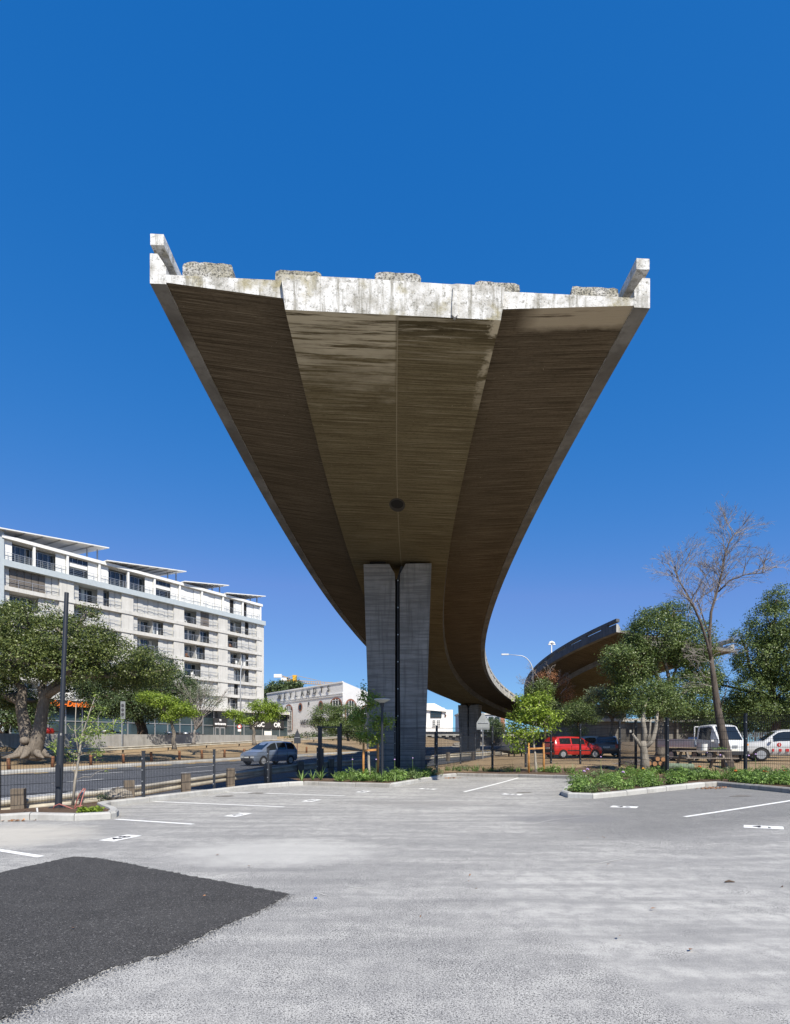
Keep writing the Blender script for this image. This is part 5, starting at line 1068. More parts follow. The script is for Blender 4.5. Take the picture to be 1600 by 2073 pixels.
tree('broad_tree', 'tall dark green tree at the picture edge above the pickup', at(1575, 1520, Y), [lobe(1560, 1268, Y, 48, 50), lobe(1535, 1335, Y, 50, 42), lobe(1600, 1320, Y, 60, 80), lobe(1590, 1400, Y, 60, 50), lobe(1520, 1395, Y, 40, 34), lobe(1572, 1215, Y, 20, 30), lobe(1500, 1290, Y, 20, 16), lobe(1490, 1425, Y, 40, 24, 1), lobe(1620, 1440, Y, 60, 40), lobe(1540, 1440, Y, 50, 22), lobe(1450, 1380, Y, 24, 22, 3)], 2300, 34, 0.19, 0.125, L_MID, M_BARKD, 36, tr=0.28, shell=0.62, twigs=50)
# pruned pale trunk
Y = 22.3
t = thing('pruned_tree', 'pale pruned tree trunk with stubby cut limbs behind the fence', 'tree', at(1305, 1553, Y)); mb = MB(); zz = 0.3
b = at(1306, 1556, Y); mb.tube([b + Z3 * -.15, at(1306, 1540, Y), at(1304, 1520, Y), at(1302, 1500, Y)], [0.21, 0.165, 0.14, 0.12], 10); mb.tube([at(1303, 1508, Y), at(1306, 1480, Y), at(1302, 1460, Y), at(1306, 1430, Y + .2), at(1320, 1400, Y + .5)], [0.11, 0.09, 0.085, 0.06, 0.04], 9); mb.tube([at(1308, 1512, Y), at(1322, 1500, Y), at(1328, 1475, Y), at(1332, 1440, Y + .3), at(1350, 1405, Y + .5)], [0.11, 0.085, 0.075, 0.05, 0.03], 9); mb.tube([at(1300, 1515, Y), at(1291, 1500, Y), at(1281, 1486, Y)], [0.08, 0.06, 0.05], 8); mb.tube([at(1310, 1500, Y), at(1316, 1485, Y), at(1318, 1458, Y)], [0.05, 0.04, 0.03], 7)
mb.build('trunk', M_BARKW, t, smooth=True)
V, cc = scatter([lobe(1318, 1428, Y + .3, 34, 16), lobe(1352, 1420, Y + .4, 30, 18), lobe(1295, 1440, Y + .3, 24, 12), lobe(1330, 1400, Y + .5, 40, 18), lobe(1370, 1440, Y + .3, 24, 14)], 330, 22, 0.12, 0.085, 91, shell=0.3); o = bpy.data.objects.new('crown', quads_mesh('crown', V, L_MID)); COL.objects.link(o); adopt(o, t)
# tall dead tree
Y = 25.5
t = thing('dead_tree', 'tall dead bare tree with fine pale twigs against the sky', 'tree', at(1474, 1562, Y)); mb = MB(); r_ = random.Random(44)
P = lambda x, y, d=0.0: at(x, y, Y + d)
mb.tube([P(1476, 1566), P(1472, 1535), P(1466, 1500), P(1456, 1450), P(1450, 1410), P(1445, 1370), P(1440, 1330)], [0.30, 0.23, 0.19, 0.16, 0.14, 0.115, 0.085], 11)
A1 = [P(1441, 1340), P(1432, 1300, -.1), P(1420, 1262, -.2), P(1405, 1228, -.3), P(1390, 1200, -.3), P(1372, 1170, -.3), P(1366, 1145, -.3)]; A2 = [P(1440, 1335), P(1437, 1290, .2), P(1440, 1240, .3), P(1450, 1205, .3), P(1462, 1160, .3), P(1468, 1125, .3), P(1478, 1095, .3), P(1490, 1078, .3)]
A3 = [P(1455, 1198, .3), P(1478, 1175, .2), P(1510, 1163, .1), P(1545, 1160, 0), P(1562, 1150, 0)]; A4 = [P(1437, 1290), P(1424, 1250, .4), P(1412, 1215, .5), P(1440, 1195, .4), P(1428, 1165, .5)]; A5 = [P(1450, 1410), P(1462, 1430, -.2), P(1470, 1400, -.2), P(1476, 1380, -.2)]
for a, r0 in ((A1, 0.07), (A2, 0.075), (A3, 0.038), (A4, 0.034), (A5, 0.025)): mb.tube(a, [r0 * (1 - 0.7 * i / (len(a) - 1)) for i in range(len(a))], 8)
mb.build('trunk', bark('dead_trunk_bark', (0.12, 0.10, 0.085)), t, smooth=True); mb = MB()
for a, lo_, n_, ln in ((A1, 2, 24, 0.6), (A2, 2, 34, 0.6), (A3, 0, 18, 0.5), (A4, 1, 14, 0.42)):
    for k in range(n_):
        i = min(len(a) - 2, lo_ + int((len(a) - 1 - lo_) * k / n_)); q = a[i].lerp(a[i + 1], r_.random()); d = (a[i + 1] - a[i]).normalized(); side = 1 if k % 2 else -1
        nd = (d * 0.6 + Vector((side * r_.uniform(.3, 1.0), r_.gauss(0, .4), r_.uniform(0, .8)))).normalized(); branching(mb, q, nd, ln * r_.uniform(0.7, 1.2), 0.018, 4, r_, 0.4, 0.76, (2, 3), 0.06, 0.0045)
for px, py, dx, dz in ((1432, 1320, -1, .35), (1424, 1330, -1, .2), (1444, 1345, -1, .5), (1446, 1375, -1, .3), (1448, 1385, -1, .05), (1443, 1350, 1, .7), (1440, 1330, .8, .5), (1445, 1390, -1, .15), (1437, 1318, .6, .8)):
    branching(mb, P(px, py), Vector((dx, r_.gauss(-.3, .3), dz)).normalized(), 0.5, 0.014, 4, r_, 0.4, 0.78, (2, 3), 0.02, 0.005)
mb.build('twigs', M_TWIG, t)
# hedge below the warehouse
V, cc = scatter([(at(590 + 12 * i, 1490, 78).x, 78 + i * 0.8, 1.5 + 0.12 * i, 1.0, 0.8, 1.0) for i in range(9)], 500, 14, 0.2, 0.2, 55, shell=0.7)
tag((lambda o: (COL.objects.link(o), o)[1])(bpy.data.objects.new('hedge', quads_mesh('hedge', V, L_DARK))), 'clipped green hedge along the foot of the white warehouse', 'hedge')
# ------------------------------------------------------------------ planting in the beds
L_GC = leafmat('groundcover_leaf', (0.06, 0.12, 0.024), (0.19, 0.29, 0.075), 0.5, 0.25); L_GC2 = leafmat('bluish_shrub_leaf', (0.06, 0.10, 0.04), (0.16, 0.22, 0.09), 0.5, 0.2); L_STRAP = leafmat('strap_leaf', (0.07, 0.13, 0.03), (0.16, 0.24, 0.07), 0.4, 0.25)
M_PURP = plain('mauve_flower', (0.45, 0.30, 0.55), 0.7); M_REDF = plain('red_orange_flower', (0.75, 0.10, 0.03), 0.6); M_YELF = plain('orange_yellow_flower', (0.8, 0.35, 0.03), 0.6)
def shrub_mesh(seed, mat, rx, rz, n, size):
    rng = np.random.default_rng(seed); V, _ = scatter([(0, 0, rz * 0.45, rx, rx, rz * 0.6), (rx * .4, rx * .2, rz * .3, rx * .7, rx * .7, rz * .4), (-rx * .4, -rx * .1, rz * .35, rx * .7, rx * .7, rz * .45)], n, 6, rx * 0.12, size, seed, 0.8, 0.4, 0.55, 0.7)
    V[:, 2] = np.maximum(V[:, 2], 0.01); return quads_mesh('foliage', V, mat)
def strap_mesh(seed, n=16, h=0.45):
    r = random.Random(seed); mb = MB()
    for k in range(n):
        a = r.uniform(0, 6.28); L = h * r.uniform(0.6, 1.2); out = r.uniform(0.25, 0.8); d = Vector((math.cos(a), math.sin(a), 0)); s = Vector((-d.y, d.x, 0)) * 0.014; pts = []
        for i in range(5):
            t = i / 4; pts.append(d * (out * L * t) + Z3 * (L * (t - 0.55 * t * t * out * 1.2)))
        V = []
        for i, p in enumerate(pts): w = s * (1 - 0.8 * (i / 4) ** 2); V += [p - w, p + w]
        mb.add(V, [(2 * i, 2 * i + 1, 2 * i + 3, 2 * i + 2) for i in range(4)])
    return mb.mesh('foliage', L_STRAP)
SH = [shrub_mesh(61, L_GC, 0.30, 0.34, 75, 0.065), shrub_mesh(62, L_GC, 0.36, 0.30, 85, 0.06), shrub_mesh(63, L_GC, 0.26, 0.42, 70, 0.07), shrub_mesh(64, L_GC2, 0.32, 0.40, 70, 0.06)]
ST = [strap_mesh(71), strap_mesh(72, 14, 0.38), strap_mesh(73, 20, 0.55)]
fl = MB(); fl.tube([(0, 0, 0.1), (0.02, 0, 0.75)], 0.006, 4); FS = fl.mesh('flower_stalk', L_STRAP); fl = MB(); fl.lathe([(0.01, -.03), (0.05, 0), (0.04, .03), (0.01, .05)], 8, (0.02, 0, 0.77)); FH = fl.mesh('flower_head', M_PURP)
def plant(me, name, label, cat, x, y, z, sc, group, flower=False):
    t = thing(name, label, cat, (x, y, z), rnd.uniform(0, 6.28), group); o = share(me, 'foliage', t, (0, 0, 0), 0, (sc, sc, sc))
    if flower: share(FS, 'flower_stalk', t, (0.03, 0.02, 0), 0, (1, 1, rnd.uniform(.8, 1.15))); share(FH, 'flower_head', t, (0.03, 0.02, 0.33), 0, (0.55, 0.55, 0.55))
    return t
r_ = random.Random(99)
for k in range(20):   # bed under the pier
    px = 690 + 190 * k / 19 + r_.uniform(-5, 5); py = 1583 - 12 * sst(800, 890, px) - r_.uniform(0, 7); g_ = gp(px, py, 0.1)
    plant(SH[k % 4], 'bed_shrub', 'low leafy shrub in the soil bed ' + ('round the staked sapling by the gate' if px < 775 else ('beside the garden lamp at the pier' if px < 830 else 'at the pier edge near the corner kerb')), 'shrub', g_.x, g_.y, 0.1, r_.uniform(0.85, 1.25), 'low shrubs in the bed below the pier')
for k in range(14):
    px = 615 + 265 * k / 13 + r_.uniform(-8, 8); py = 1584 - 14 * sst(800, 890, px) - r_.uniform(0, 5); g_ = gp(px, py, 0.1)
    plant(ST[k % 3], 'strap_plant', 'strap-leaved tufted plant ' + ('in front of the mesh gate' if px < 700 else ('in front of the pier' if px < 830 else 'by the corner kerb next to the pier')), 'plant', g_.x, g_.y, 0.1, r_.uniform(0.8, 1.2), 'strap-leaved plants below the pier', k in (5, 7, 9, 11, 13))
for k in range(26):   # strip along the rear kerb
    px = 905 + 270 * k / 25 + r_.uniform(-4, 4); py = 1562.5 + 3.5 * k / 25 - r_.uniform(0, 2.5); g_ = gp(px, py, 0.1)
    plant((SH + ST)[r_.randrange(7)], 'border_plant', 'small green border plant behind the rear kerb ' + ('next to the pier' if px < 1000 else ('by the staked bright green sapling' if px < 1120 else 'near the flower bed tip')), 'plant', g_.x, g_.y, g_.z, r_.uniform(0.55, 0.9), 'border plants along the rear kerb')
n_ = 0; edge = [(p.x, p.y) for p in offset_path(KT, 0.3)]
FBP = [(1200, 1607), (1170, 1600)]
for k in range(118):  # flower bed on the right
    px = r_.uniform(1160, 1640); lo = np.interp(px, [1160, 1200, 1270, 1350, 1429, 1452, 1520, 1600, 1690], [1606, 1610, 1604, 1595, 1586, 1584.5, 1590, 1598, 1608]); hi = np.interp(px, [1160, 1200, 1260, 1350, 1500, 1600], [1580, 1566, 1562, 1566, 1570, 1572])
    py = lo - 3.5 - (lo - hi - 3) * r_.random() ** 1.15; g_ = gp(px, py, 0.1); m = SH[r_.randrange(4)] if r_.random() < 0.84 else ST[r_.randrange(3)]; isS = m in SH
    ar = 'at the rounded kerb tip' if px < 1225 else ('along the pale front kerb' if py > hi + 0.62 * (lo - hi) and px < 1440 else ('below the pruned trunk' if px < 1340 else ('below the flatbed truck' if px < 1470 else ('beside the shaded kerb' if py > hi + 0.5 * (lo - hi) else 'below the white pickup'))))
    plant(m, 'bed_shrub' if isS else 'strap_plant', ('low green shrub packed into the flower bed ' if isS else 'strap-leaved tuft growing in the flower bed ') + ar, 'shrub' if isS else 'plant', g_.x, g_.y, g_.z, r_.uniform(0.6, 1.05), 'shrubs filling the flower bed' if isS else 'tufts in the flower bed', (not isS) and r_.random() < 0.5)
fl = MB()
for k in range(7): a = k * 0.9; fl.lathe([(0.008, -.02), (0.035, 0), (0.025, .02), (0.008, .03)], 7, (0.03 * math.cos(a), 0.03 * math.sin(a), 0.012 * (k % 3)))
FL2 = [fl.mesh('bloom', M_REDF), fl.mesh('bloom', M_YELF), fl.mesh('bloom', M_PURP)]
for k, (px, py, c, nm) in enumerate(((1545, 1563, 0, 'red-orange'), (1553, 1564, 0, 'scarlet'), (1590, 1562, 0, 'crimson'), (1303, 1557, 1, 'orange-yellow'), (1417, 1553, 0, 'small red'), (1490, 1562, 0, 'tiny red'), (1190, 1558, 2, 'mauve'), (1183, 1562, 2, 'pale mauve'), (1262, 1564, 2, 'lilac'))):
    g_ = gp(px, py + 14, 0.1); q = at(px, py, g_.y); t = thing('flower', nm + ' bloom on a thin stem in the flower bed', 'flower', (g_.x, g_.y, g_.z)); t['label'] = nm + (' bloom in the flower bed near the white pruned trunk' if px < 1420 else ' bloom in the flower bed below the white truck')
    share(FL2[c], 'bloom', t, (0, 0, q.z - g_.z), 0, (0.9, 0.9, 0.9)); mb = MB(); mb.tube([(0, 0, 0), (0.01, 0, q.z - g_.z)], 0.005, 4); mb.build('stem', L_STRAP, t, local=True)
# ground cover patch on the small island and weeds by the rail
V = []; rng = np.random.default_rng(3); C = np.array([tuple(gp(160 + 45 * rng.random(), 1641.5 + 4 * rng.random(), 0.1)) for _ in range(420)]) + rng.normal(size=(420, 3)) * 0.03 + np.array([0, 0, 0.03]); N = rng.normal(size=C.shape) * 0.5 + np.array([0, 0, 1.0]); N /= np.linalg.norm(N, axis=1, keepdims=True)
o = bpy.data.objects.new('ground_cover', quads_mesh('ground_cover', leaf_arrays(C, N, 0.06, rng, 0.7), L_BRT)); COL.objects.link(o); tag(o, 'bright green ground cover on the small island', kind='stuff')
# ------------------------------------------------------------------ vehicles
def carpaint(name, c, metal=0.0):
    n = NT(name, 0.28, 0.5); n.b.inputs['Metallic'].default_value = metal; n.b.inputs['Coat Weight'].default_value = 0.5; n.b.inputs['Coat Roughness'].default_value = 0.08
    d = n.noise(2.0, 4, 0.6, n.mapping((1, 1, 2))); n.color(n.ramp(d, (0.35, tuple(x * 0.88 for x in c)), (0.65, c))); return n.mat
M_HEADL = plain('headlight_glass', (0.55, 0.57, 0.58), 0.15, 0.2, 0.8, 0); M_TAILL = plain('tail_light_red', (0.35, 0.02, 0.015), 0.2, 0.0, 0.6, 0); M_PLATE = plain('number_plate', (0.65, 0.64, 0.58), 0.5, var=0.02); M_AMBER = plain('amber_indicator', (0.6, 0.22, 0.03), 0.2, var=0)
def sect(s):
    x, zl, zb, zt, wb, wt = s
    h = [(wb * 0.9, zl), (wb, zl + 0.14), (wb * 1.012, (zl + zb) / 2 + .05), (wb * 0.985, zb), (wt, zt - 0.05), (wt * 0.84, zt - 0.004), (wt * 0.4, zt + 0.012)]
    return [Vector((x, y, z)) for y, z in h] + [Vector((x, -y, z)) for y, z in reversed(h)]
def interp(st, x):
    for a, b in zip(st, st[1:]):
        if a[0] <= x <= b[0]: t = (x - a[0]) / (b[0] - a[0] + 1e-9); return tuple(a[i] + (b[i] - a[i]) * t for i in range(6))
    return st[0] if x < st[0][0] else st[-1]
tyre_cache = {}
def wheel(t, x, y, r, w, rimm):
    k = (r, w)
    if k not in tyre_cache:
        Mx = Matrix.Rotation(R(90), 3, 'X'); a = MB(); a.lathe([(r * 0.62, -w / 2), (r * 0.94, -w / 2), (r, -w / 4), (r, w / 4), (r * 0.94, w / 2), (r * 0.62, w / 2)], 22, M=Mx)
        b = MB(); b.lathe([(r * 0.66, -w / 2 - 0.004), (r * 0.6, -w / 2 + 0.03), (r * 0.2, -w / 2 + 0.01), (r * 0.14, -w / 2 - 0.012), (0.01, -w / 2 - 0.012)], 18, M=Mx); b.lathe([(r * 0.66, w / 2 + 0.004), (r * 0.6, w / 2 - 0.03), (r * 0.2, w / 2 - 0.01), (r * 0.14, w / 2 + 0.012), (0.01, w / 2 + 0.012)], 18, M=Mx)
        for i in range(8):
            q = i * math.pi / 4
            for sd in (-1, 1): b.bar((math.cos(q) * r * .15, sd * (w / 2 - 0.004), math.sin(q) * r * .15), (math.cos(q) * r * .6, sd * (w / 2 - 0.006), math.sin(q) * r * .6), 0.03, 0.05)
        tyre_cache[k] = (a.mesh('tyre', M_RUBBER, True), b.mesh('rim', rimm))
    a, b = tyre_cache[k]; o = share(a, 'wheel', t, (x, y, r)); share(b, 'rim', o, (0, 0, 0)); return o
def car(name, label, cat, x, y, rz, st, paint, wx, wr, sidew, ws, rw, trim=True, rim=M_ALU, z=None, plate=True, lamps=True):
    t = thing(name, label, cat, (x, y, gz(x, y) if z is None else z), rz); st = sorted(st); S = [sect(s) for s in st]; mb = MB(); k = len(S[0])
    for s in S: mb.v += [tuple(p) for p in s]
    n = len(S)
    for i in range(n - 1):
        for j in range(k): mb.f.append((i * k + j, (i + 1) * k + j, (i + 1) * k + (j + 1) % k, i * k + (j + 1) % k)); mb.m.append(0)
    mb.f += [tuple(range(k)), tuple((n - 1) * k + j for j in range(k - 1, -1, -1))]; mb.m += [0, 0]
    body = mb.build('body', paint, t, local=True, smooth=True)
    me = body.data
    try: me.set_sharp_from_angle(angle=R(32))
    except Exception: pass
    for x0, x1 in sidew:
        for sd in (1, -1):
            m = MB(); xs = sorted({x0, x1, *[s[0] for s in st if x0 < s[0] < x1]}); V = []
            for xx in xs:
                q = interp(st, xx); a = Vector((xx, q[4] * 0.985, q[2])); b = Vector((xx, q[5], q[3] - 0.05)); lo, hi = a.lerp(b, 0.10), a.lerp(b, 0.9)
                for p in (lo, hi): V.append((p.x, sd * (p.y + 0.008), p.z))
            m.add(V, [(2 * i, 2 * i + 2, 2 * i + 3, 2 * i + 1) if sd > 0 else (2 * i + 1, 2 * i + 3, 2 * i + 2, 2 * i) for i in range(len(xs) - 1)]); m.build('side_window', M_CARGLASS, t, local=True)
    for nm, rng_ in (('windscreen', ws), ('rear_window', rw)):
        if not rng_: continue
        a, b = rng_; qa, qb = interp(st, a), interp(st, b); d = 1 if b < a else -1; off = Vector((0.012 * d, 0, 0.012)); P = [Vector((a, -qa[5] * 0.86, qa[3])), Vector((a, qa[5] * 0.86, qa[3])), Vector((b, qb[5] * 0.84, qb[3] - 0.01)), Vector((b, -qb[5] * 0.84, qb[3] - 0.01))]
        m = MB(); m.add([p + off for p in P], [(0, 1, 2, 3)]); m.build(nm, M_CARGLASS, t, local=True)
    w2 = max(s[4] for s in st)
    for xx in wx:
        for sd in (1, -1):
            m = MB(); V = [(xx, sd * (w2 * 1.012 + 0.004), wr)] + [(xx + math.cos(q) * wr * 1.17, sd * (w2 * 1.012 + 0.004), wr + math.sin(q) * wr * 1.17) for q in np.linspace(-0.35, math.pi + 0.35, 15)]
            m.add(V, [((0, i, i + 1) if sd < 0 else (0, i + 1, i)) for i in range(1, 15)]); m.build('wheel_arch', M_VOID, t, local=True); wheel(t, xx, sd * (w2 - 0.075), wr, 0.18, rim)
    f, r_ = st[-1], st[0]
    if trim:
        for xx, q in ((f[0] - 0.06, f), (r_[0] + 0.06, r_)): m = MB(); m.box((xx, 0, q[1] + 0.12), (0.2, q[4] * 1.97, 0.2)); m.build('bumper', M_TRIM, t, local=True)
        for sd in (1, -1): m = MB(); m.box(((wx[0] + wx[1]) / 2, sd * (w2 * 1.015), 0.52), (abs(wx[0] - wx[1]) - wr * 2.4, 0.02, 0.06)); m.build('side_moulding', M_TRIM, t, local=True)
    if lamps:
        for sd in (1, -1):
            m = MB(); m.box((f[0] - 0.10, sd * f[4] * 0.74, f[2] - 0.06), (0.26, 0.34, 0.15)); m.build('headlight', M_HEADL, t, local=True); m = MB(); m.box((r_[0] + 0.05, sd * r_[4] * 0.9, r_[2] - 0.02), (0.14, 0.18, 0.3)); m.build('tail_light', M_TAILL, t, local=True)
    if plate: m = MB(); m.box((f[0] + 0.05, 0, f[1] + 0.16), (0.02, 0.44, 0.11)); m.build('number_plate', M_PLATE, t, local=True); m = MB(); m.box((r_[0] - 0.05, 0, r_[1] + 0.3), (0.02, 0.44, 0.11)); m.build('number_plate', M_PLATE, t, local=True)
    for sd in (1, -1): q = interp(st, ws[0] - 0.25); m = MB(); m.box((ws[0] - 0.28, sd * (q[4] + 0.08), q[2] + 0.06), (0.1, 0.16, 0.11)); m.build('mirror', M_TRIM if trim else paint, t, local=True)
    for xx in {sidew[0][0] - 0.03, sidew[0][1] + 0.03, sidew[-1][0] - 0.03}:
        for sd in (1, -1): q = interp(st, xx); m = MB(); m.box((xx, sd * (q[4] * 1.013), (q[1] + q[2]) / 2 + 0.06), (0.012, 0.006, q[2] - q[1] - 0.25)); m.build('door_seam', M_VOID, t, local=True)
    return t
UNO = [(-1.82, .38, .78, .82, .71, .66), (-1.78, .27, .92, .97, .75, .67), (-1.66, .25, .93, 1.25, .77, .62), (-1.52, .25, .90, 1.40, .775, .60), (-0.6, .25, .89, 1.43, .775, .60), (0.15, .25, .87, 1.41, .775, .595), (0.35, .25, .87, 1.36, .775, .59), (0.98, .25, .91, .96, .77, .70), (1.5, .25, .80, .84, .755, .68), (1.76, .28, .68, .72, .73, .65), (1.82, .38, .58, .62, .70, .62)]
xu, yu = 11.75, 37.0
car('hatchback', 'red boxy hatchback parked on the dirt behind the mesh fence', 'car', xu, yu, R(17), UNO, carpaint('red_car_paint', (0.50, 0.022, 0.016)), (-1.2, 1.2), 0.275, [(-1.42, -0.62), (-0.52, 0.45)], (0.95, 0.38), (-1.77, -1.55))
H2 = [(-1.9, .4, .8, .84, .74, .68), (-1.86, .28, .95, 1.0, .8, .7), (-1.55, .25, .96, 1.42, .82, .62), (-0.9, .25, .95, 1.50, .825, .61), (0.0, .25, .94, 1.51, .825, .61), (0.4, .25, .93, 1.42, .82, .60), (1.1, .25, .95, 1.0, .81, .72), (1.6, .25, .84, .88, .79, .70), (1.85, .3, .7, .74, .75, .66), (1.92, .4, .6, .64, .7, .62)]
car('hatchback', 'white hatchback parked just behind the red one', 'car', at(1208, 1500, 42).x, 42.5, R(20), H2, carpaint('white_car_paint', (0.62, 0.63, 0.63)), (-1.25, 1.25), 0.29, [(-1.4, -0.4), (-0.3, 0.75)], (1.05, 0.45), (-1.8, -1.45), trim=False)
car('hatchback', 'dark grey hatchback showing its rear next to the slender grey tree', 'car', at(1213, 1500, 41).x + 0.45, 40.6, R(68), H2, carpaint('dark_grey_car_paint', (0.075, 0.08, 0.09), 0.4), (-1.25, 1.25), 0.3, [(-1.4, -0.4), (-0.3, 0.75)], (1.05, 0.45), (-1.83, -1.5), trim=False)
MPV = [(-2.06, .42, .92, .96, .74, .68), (-2.02, .30, 1.05, 1.10, .80, .70), (-1.85, .27, 1.08, 1.50, .82, .63), (-1.6, .26, 1.08, 1.64, .83, .60), (-0.6, .26, 1.06, 1.70, .83, .60), (0.2, .26, 1.03, 1.68, .83, .60), (0.5, .26, 1.02, 1.58, .83, .60), (1.35, .26, 1.02, 1.08, .82, .72), (1.8, .27, .92, .97, .79, .70), (2.02, .30, .78, .82, .75, .64), (2.10, .42, .66, .70, .70, .58)]
q = at(546, 1548, 40.5); s_, v_ = sv(q.x, q.y)
mp = car('people_carrier', 'blue-grey people carrier driving along the shaded road', 'car', q.x, q.y, math.atan2(-RU[1], -RU[0]) - R(9), MPV, carpaint('blue_grey_car_paint', (0.20, 0.24, 0.31), 0.35), (-1.3, 1.35), 0.31, [(-1.75, -1.0), (-0.9, -0.05), (0.05, 0.95)], (1.3, 0.55), (-1.98, -1.7), trim=False, z=zroad(s_) + 0.008)
for nm, b_ in (('grille', ((2.06, 0, 0.56), (0.1, 1.0, 0.16))), ('lower_grille', ((2.09, 0, 0.38), (0.06, 1.25, 0.14)))): m = MB(); m.box(*b_); m.build(nm, M_TRIM, mp, local=True)
PICK = [(-2.62, .5, .98, 1.02, .82, .78), (-2.55, .42, 1.08, 1.12, .86, .80), (-2.5, .42, 1.1, 1.66, .87, .66), (-1.05, .4, 1.1, 1.70, .88, .68), (-0.98, .4, 1.1, 1.72, .88, .66), (-0.2, .38, 1.08, 1.78, .88, .64), (0.5, .38, 1.06, 1.76, .88, .64), (0.75, .38, 1.06, 1.70, .88, .64), (1.45, .38, 1.07, 1.13, .88, .78), (2.2, .4, 1.0, 1.05, .86, .76), (2.5, .45, .88, .92, .82, .72), (2.6, .52, .78, .82, .76, .66)]
M_WHT = carpaint('white_van_paint', (0.60, 0.61, 0.62))
xp, yp = at(1600, 1500, 31.5).x, 31.5
pk = car('pickup', 'white double-cab pickup with a row of red stripes at the picture edge', 'pickup', xp, yp, R(160), PICK, M_WHT, (-1.65, 1.6), 0.36, [(-2.3, -1.2), (-0.85, -0.12), (-0.02, 1.0)], (1.42, 0.8), None, trim=False)
M_REDS = plain('red_stripe', (0.42, 0.03, 0.03), 0.5, var=0)
for i in range(7):
    w = 0.30 - 0.035 * i; m = MB(); m.box((-1.0 + 0.34 * i, 0.90, 0.62), (w, 0.03, 0.15)); m.build('stripe', M_REDS, pk, local=True)
m = MB(); m.lathe([(0.11, 0), (0.11, 0.012)], 14, (0.75, 0.885, 0.92), Matrix.Rotation(R(-90), 3, 'X')); em = m.build('door_emblem', M_REDS, pk, local=True)
put_text(text_mesh('S', 0.15, 0.004, M_WHITE, 'emblem_mark', bold=0.004), 'emblem_mark', em, tuple(wmat(pk) @ Vector((0.75, 0.905, 0.92))), tuple(wmat(pk).to_3x3() @ Vector((-1, 0, 0))), (0, 0, 1))
# flat-bed truck
CAB = [(0.62, .5, 1.15, 1.86, .78, .68), (0.68, .46, 1.15, 1.95, .82, .70), (1.5, .46, 1.12, 1.99, .835, .71), (1.72, .46, 1.10, 1.93, .835, .71), (2.22, .46, 1.08, 1.14, .82, .74), (2.36, .46, .95, 1.0, .80, .72), (2.40, .5, .8, .84, .76, .68)]
xt, yt = 16.95, 30.9
tk = car('flatbed_truck', 'white cab-over flatbed truck parked under the trees behind the fence', 'truck', xt, yt, R(-80), CAB, M_WHT, (1.7, -1.35), 0.31, [(0.8, 1.68)], (2.2, 1.75), None, trim=False, lamps=False)
for o_ in [c for c in tk.children if c.name.startswith('number_plate')]: pass
def T(name, mat, *bx):
    m = MB()
    for c, s in bx: m.box(c, s)
    return m.build(name, mat, tk, local=True)
T('load_bed', M_WHT, ((-1.0, 0, 0.84), (3.1, 1.72, 0.10))); T('chassis', M_TRIM, ((-0.2, 0.4, 0.62), (4.4, 0.12, 0.18)), ((-0.2, -0.4, 0.62), (4.4, 0.12, 0.18)))
for sd in (1, -1): T('side_board', M_WHT, ((-1.0, sd * 0.85, 1.06), (3.1, 0.04, 0.36)))
T('tail_board', M_WHT, ((-2.54, 0, 1.06), (0.04, 1.66, 0.36)))
m = MB(); m.bar((0.5, -0.8, 1.9), (0.5, 0.8, 1.9), 0.05, 0.05)
for yy in (-0.8, -0.27, 0.27, 0.8): m.bar((0.5, yy, 0.9), (0.5, yy, 1.9), 0.05, 0.05)
m.build('headboard_frame', M_WHT, tk, local=True)
T('front_bumper', M_TRIM, ((2.38, 0, 0.5), (0.12, 1.62, 0.2)))
for sd in (1, -1): T('headlight', M_HEADL, ((2.36, sd * 0.6, 0.80), (0.12, 0.34, 0.16))); T('indicator', M_AMBER, ((2.34, sd * 0.74, 0.93), (0.1, 0.18, 0.09)))
T('grille_badge', M_STEEL, ((2.415, 0, 0.83), (0.02, 0.3, 0.14))); T('load', plain('blue_crate', (0.10, 0.18, 0.35), 0.6), ((-0.4, 0.2, 1.28), (0.9, 0.7, 0.12)))
# motorcycles in front of the shop
M_BIKE = plain('dark_bike_metal', (0.05, 0.05, 0.055), 0.4, 0.5)
def bike(label, x, y, z, rz, body, group=None):
    t = thing('motorcycle', label, 'motorcycle', (x, y, z), rz, group)
    for xx in (-0.68, 0.7): wheel(t, xx, 0, 0.31, 0.12, M_BIKE)
    m = MB(); m.bar((-0.6, 0, 0.35), (0.2, 0, 0.5), 0.22, 0.26); m.bar((0.72, 0, 0.32), (0.42, 0, 1.0), 0.14, 0.06); m.build('frame', M_BIKE, t, local=True)
    m = MB(); m.lathe([(0.05, -0.28), (0.17, -0.15), (0.19, 0.1), (0.08, 0.3)], 10, (0.1, 0, 0.82), Matrix.Rotation(R(90), 3, 'Y')); m.build('fuel_tank', body, t, local=True, smooth=True)
    m = MB(); m.box((-0.42, 0, 0.74), (0.7, 0.26, 0.12)); m.build('seat', M_TRIM, t, local=True); m = MB(); m.tube([(0.3, -0.38, 1.04), (0.42, -0.2, 1.02), (0.42, 0.2, 1.02), (0.3, 0.38, 1.04)], 0.02, 6); m.build('handlebar', M_STEEL, t, local=True)
    m = MB(); m.lathe([(0.03, -0.05), (0.1, 0), (0.09, 0.04)], 10, (0.56, 0, 0.9), Matrix.Rotation(R(90), 3, 'Y')); m.build('headlamp', M_HEADL, t, local=True); return t
M_RB = plain('red_bike_paint', (0.5, 0.03, 0.02), 0.3)
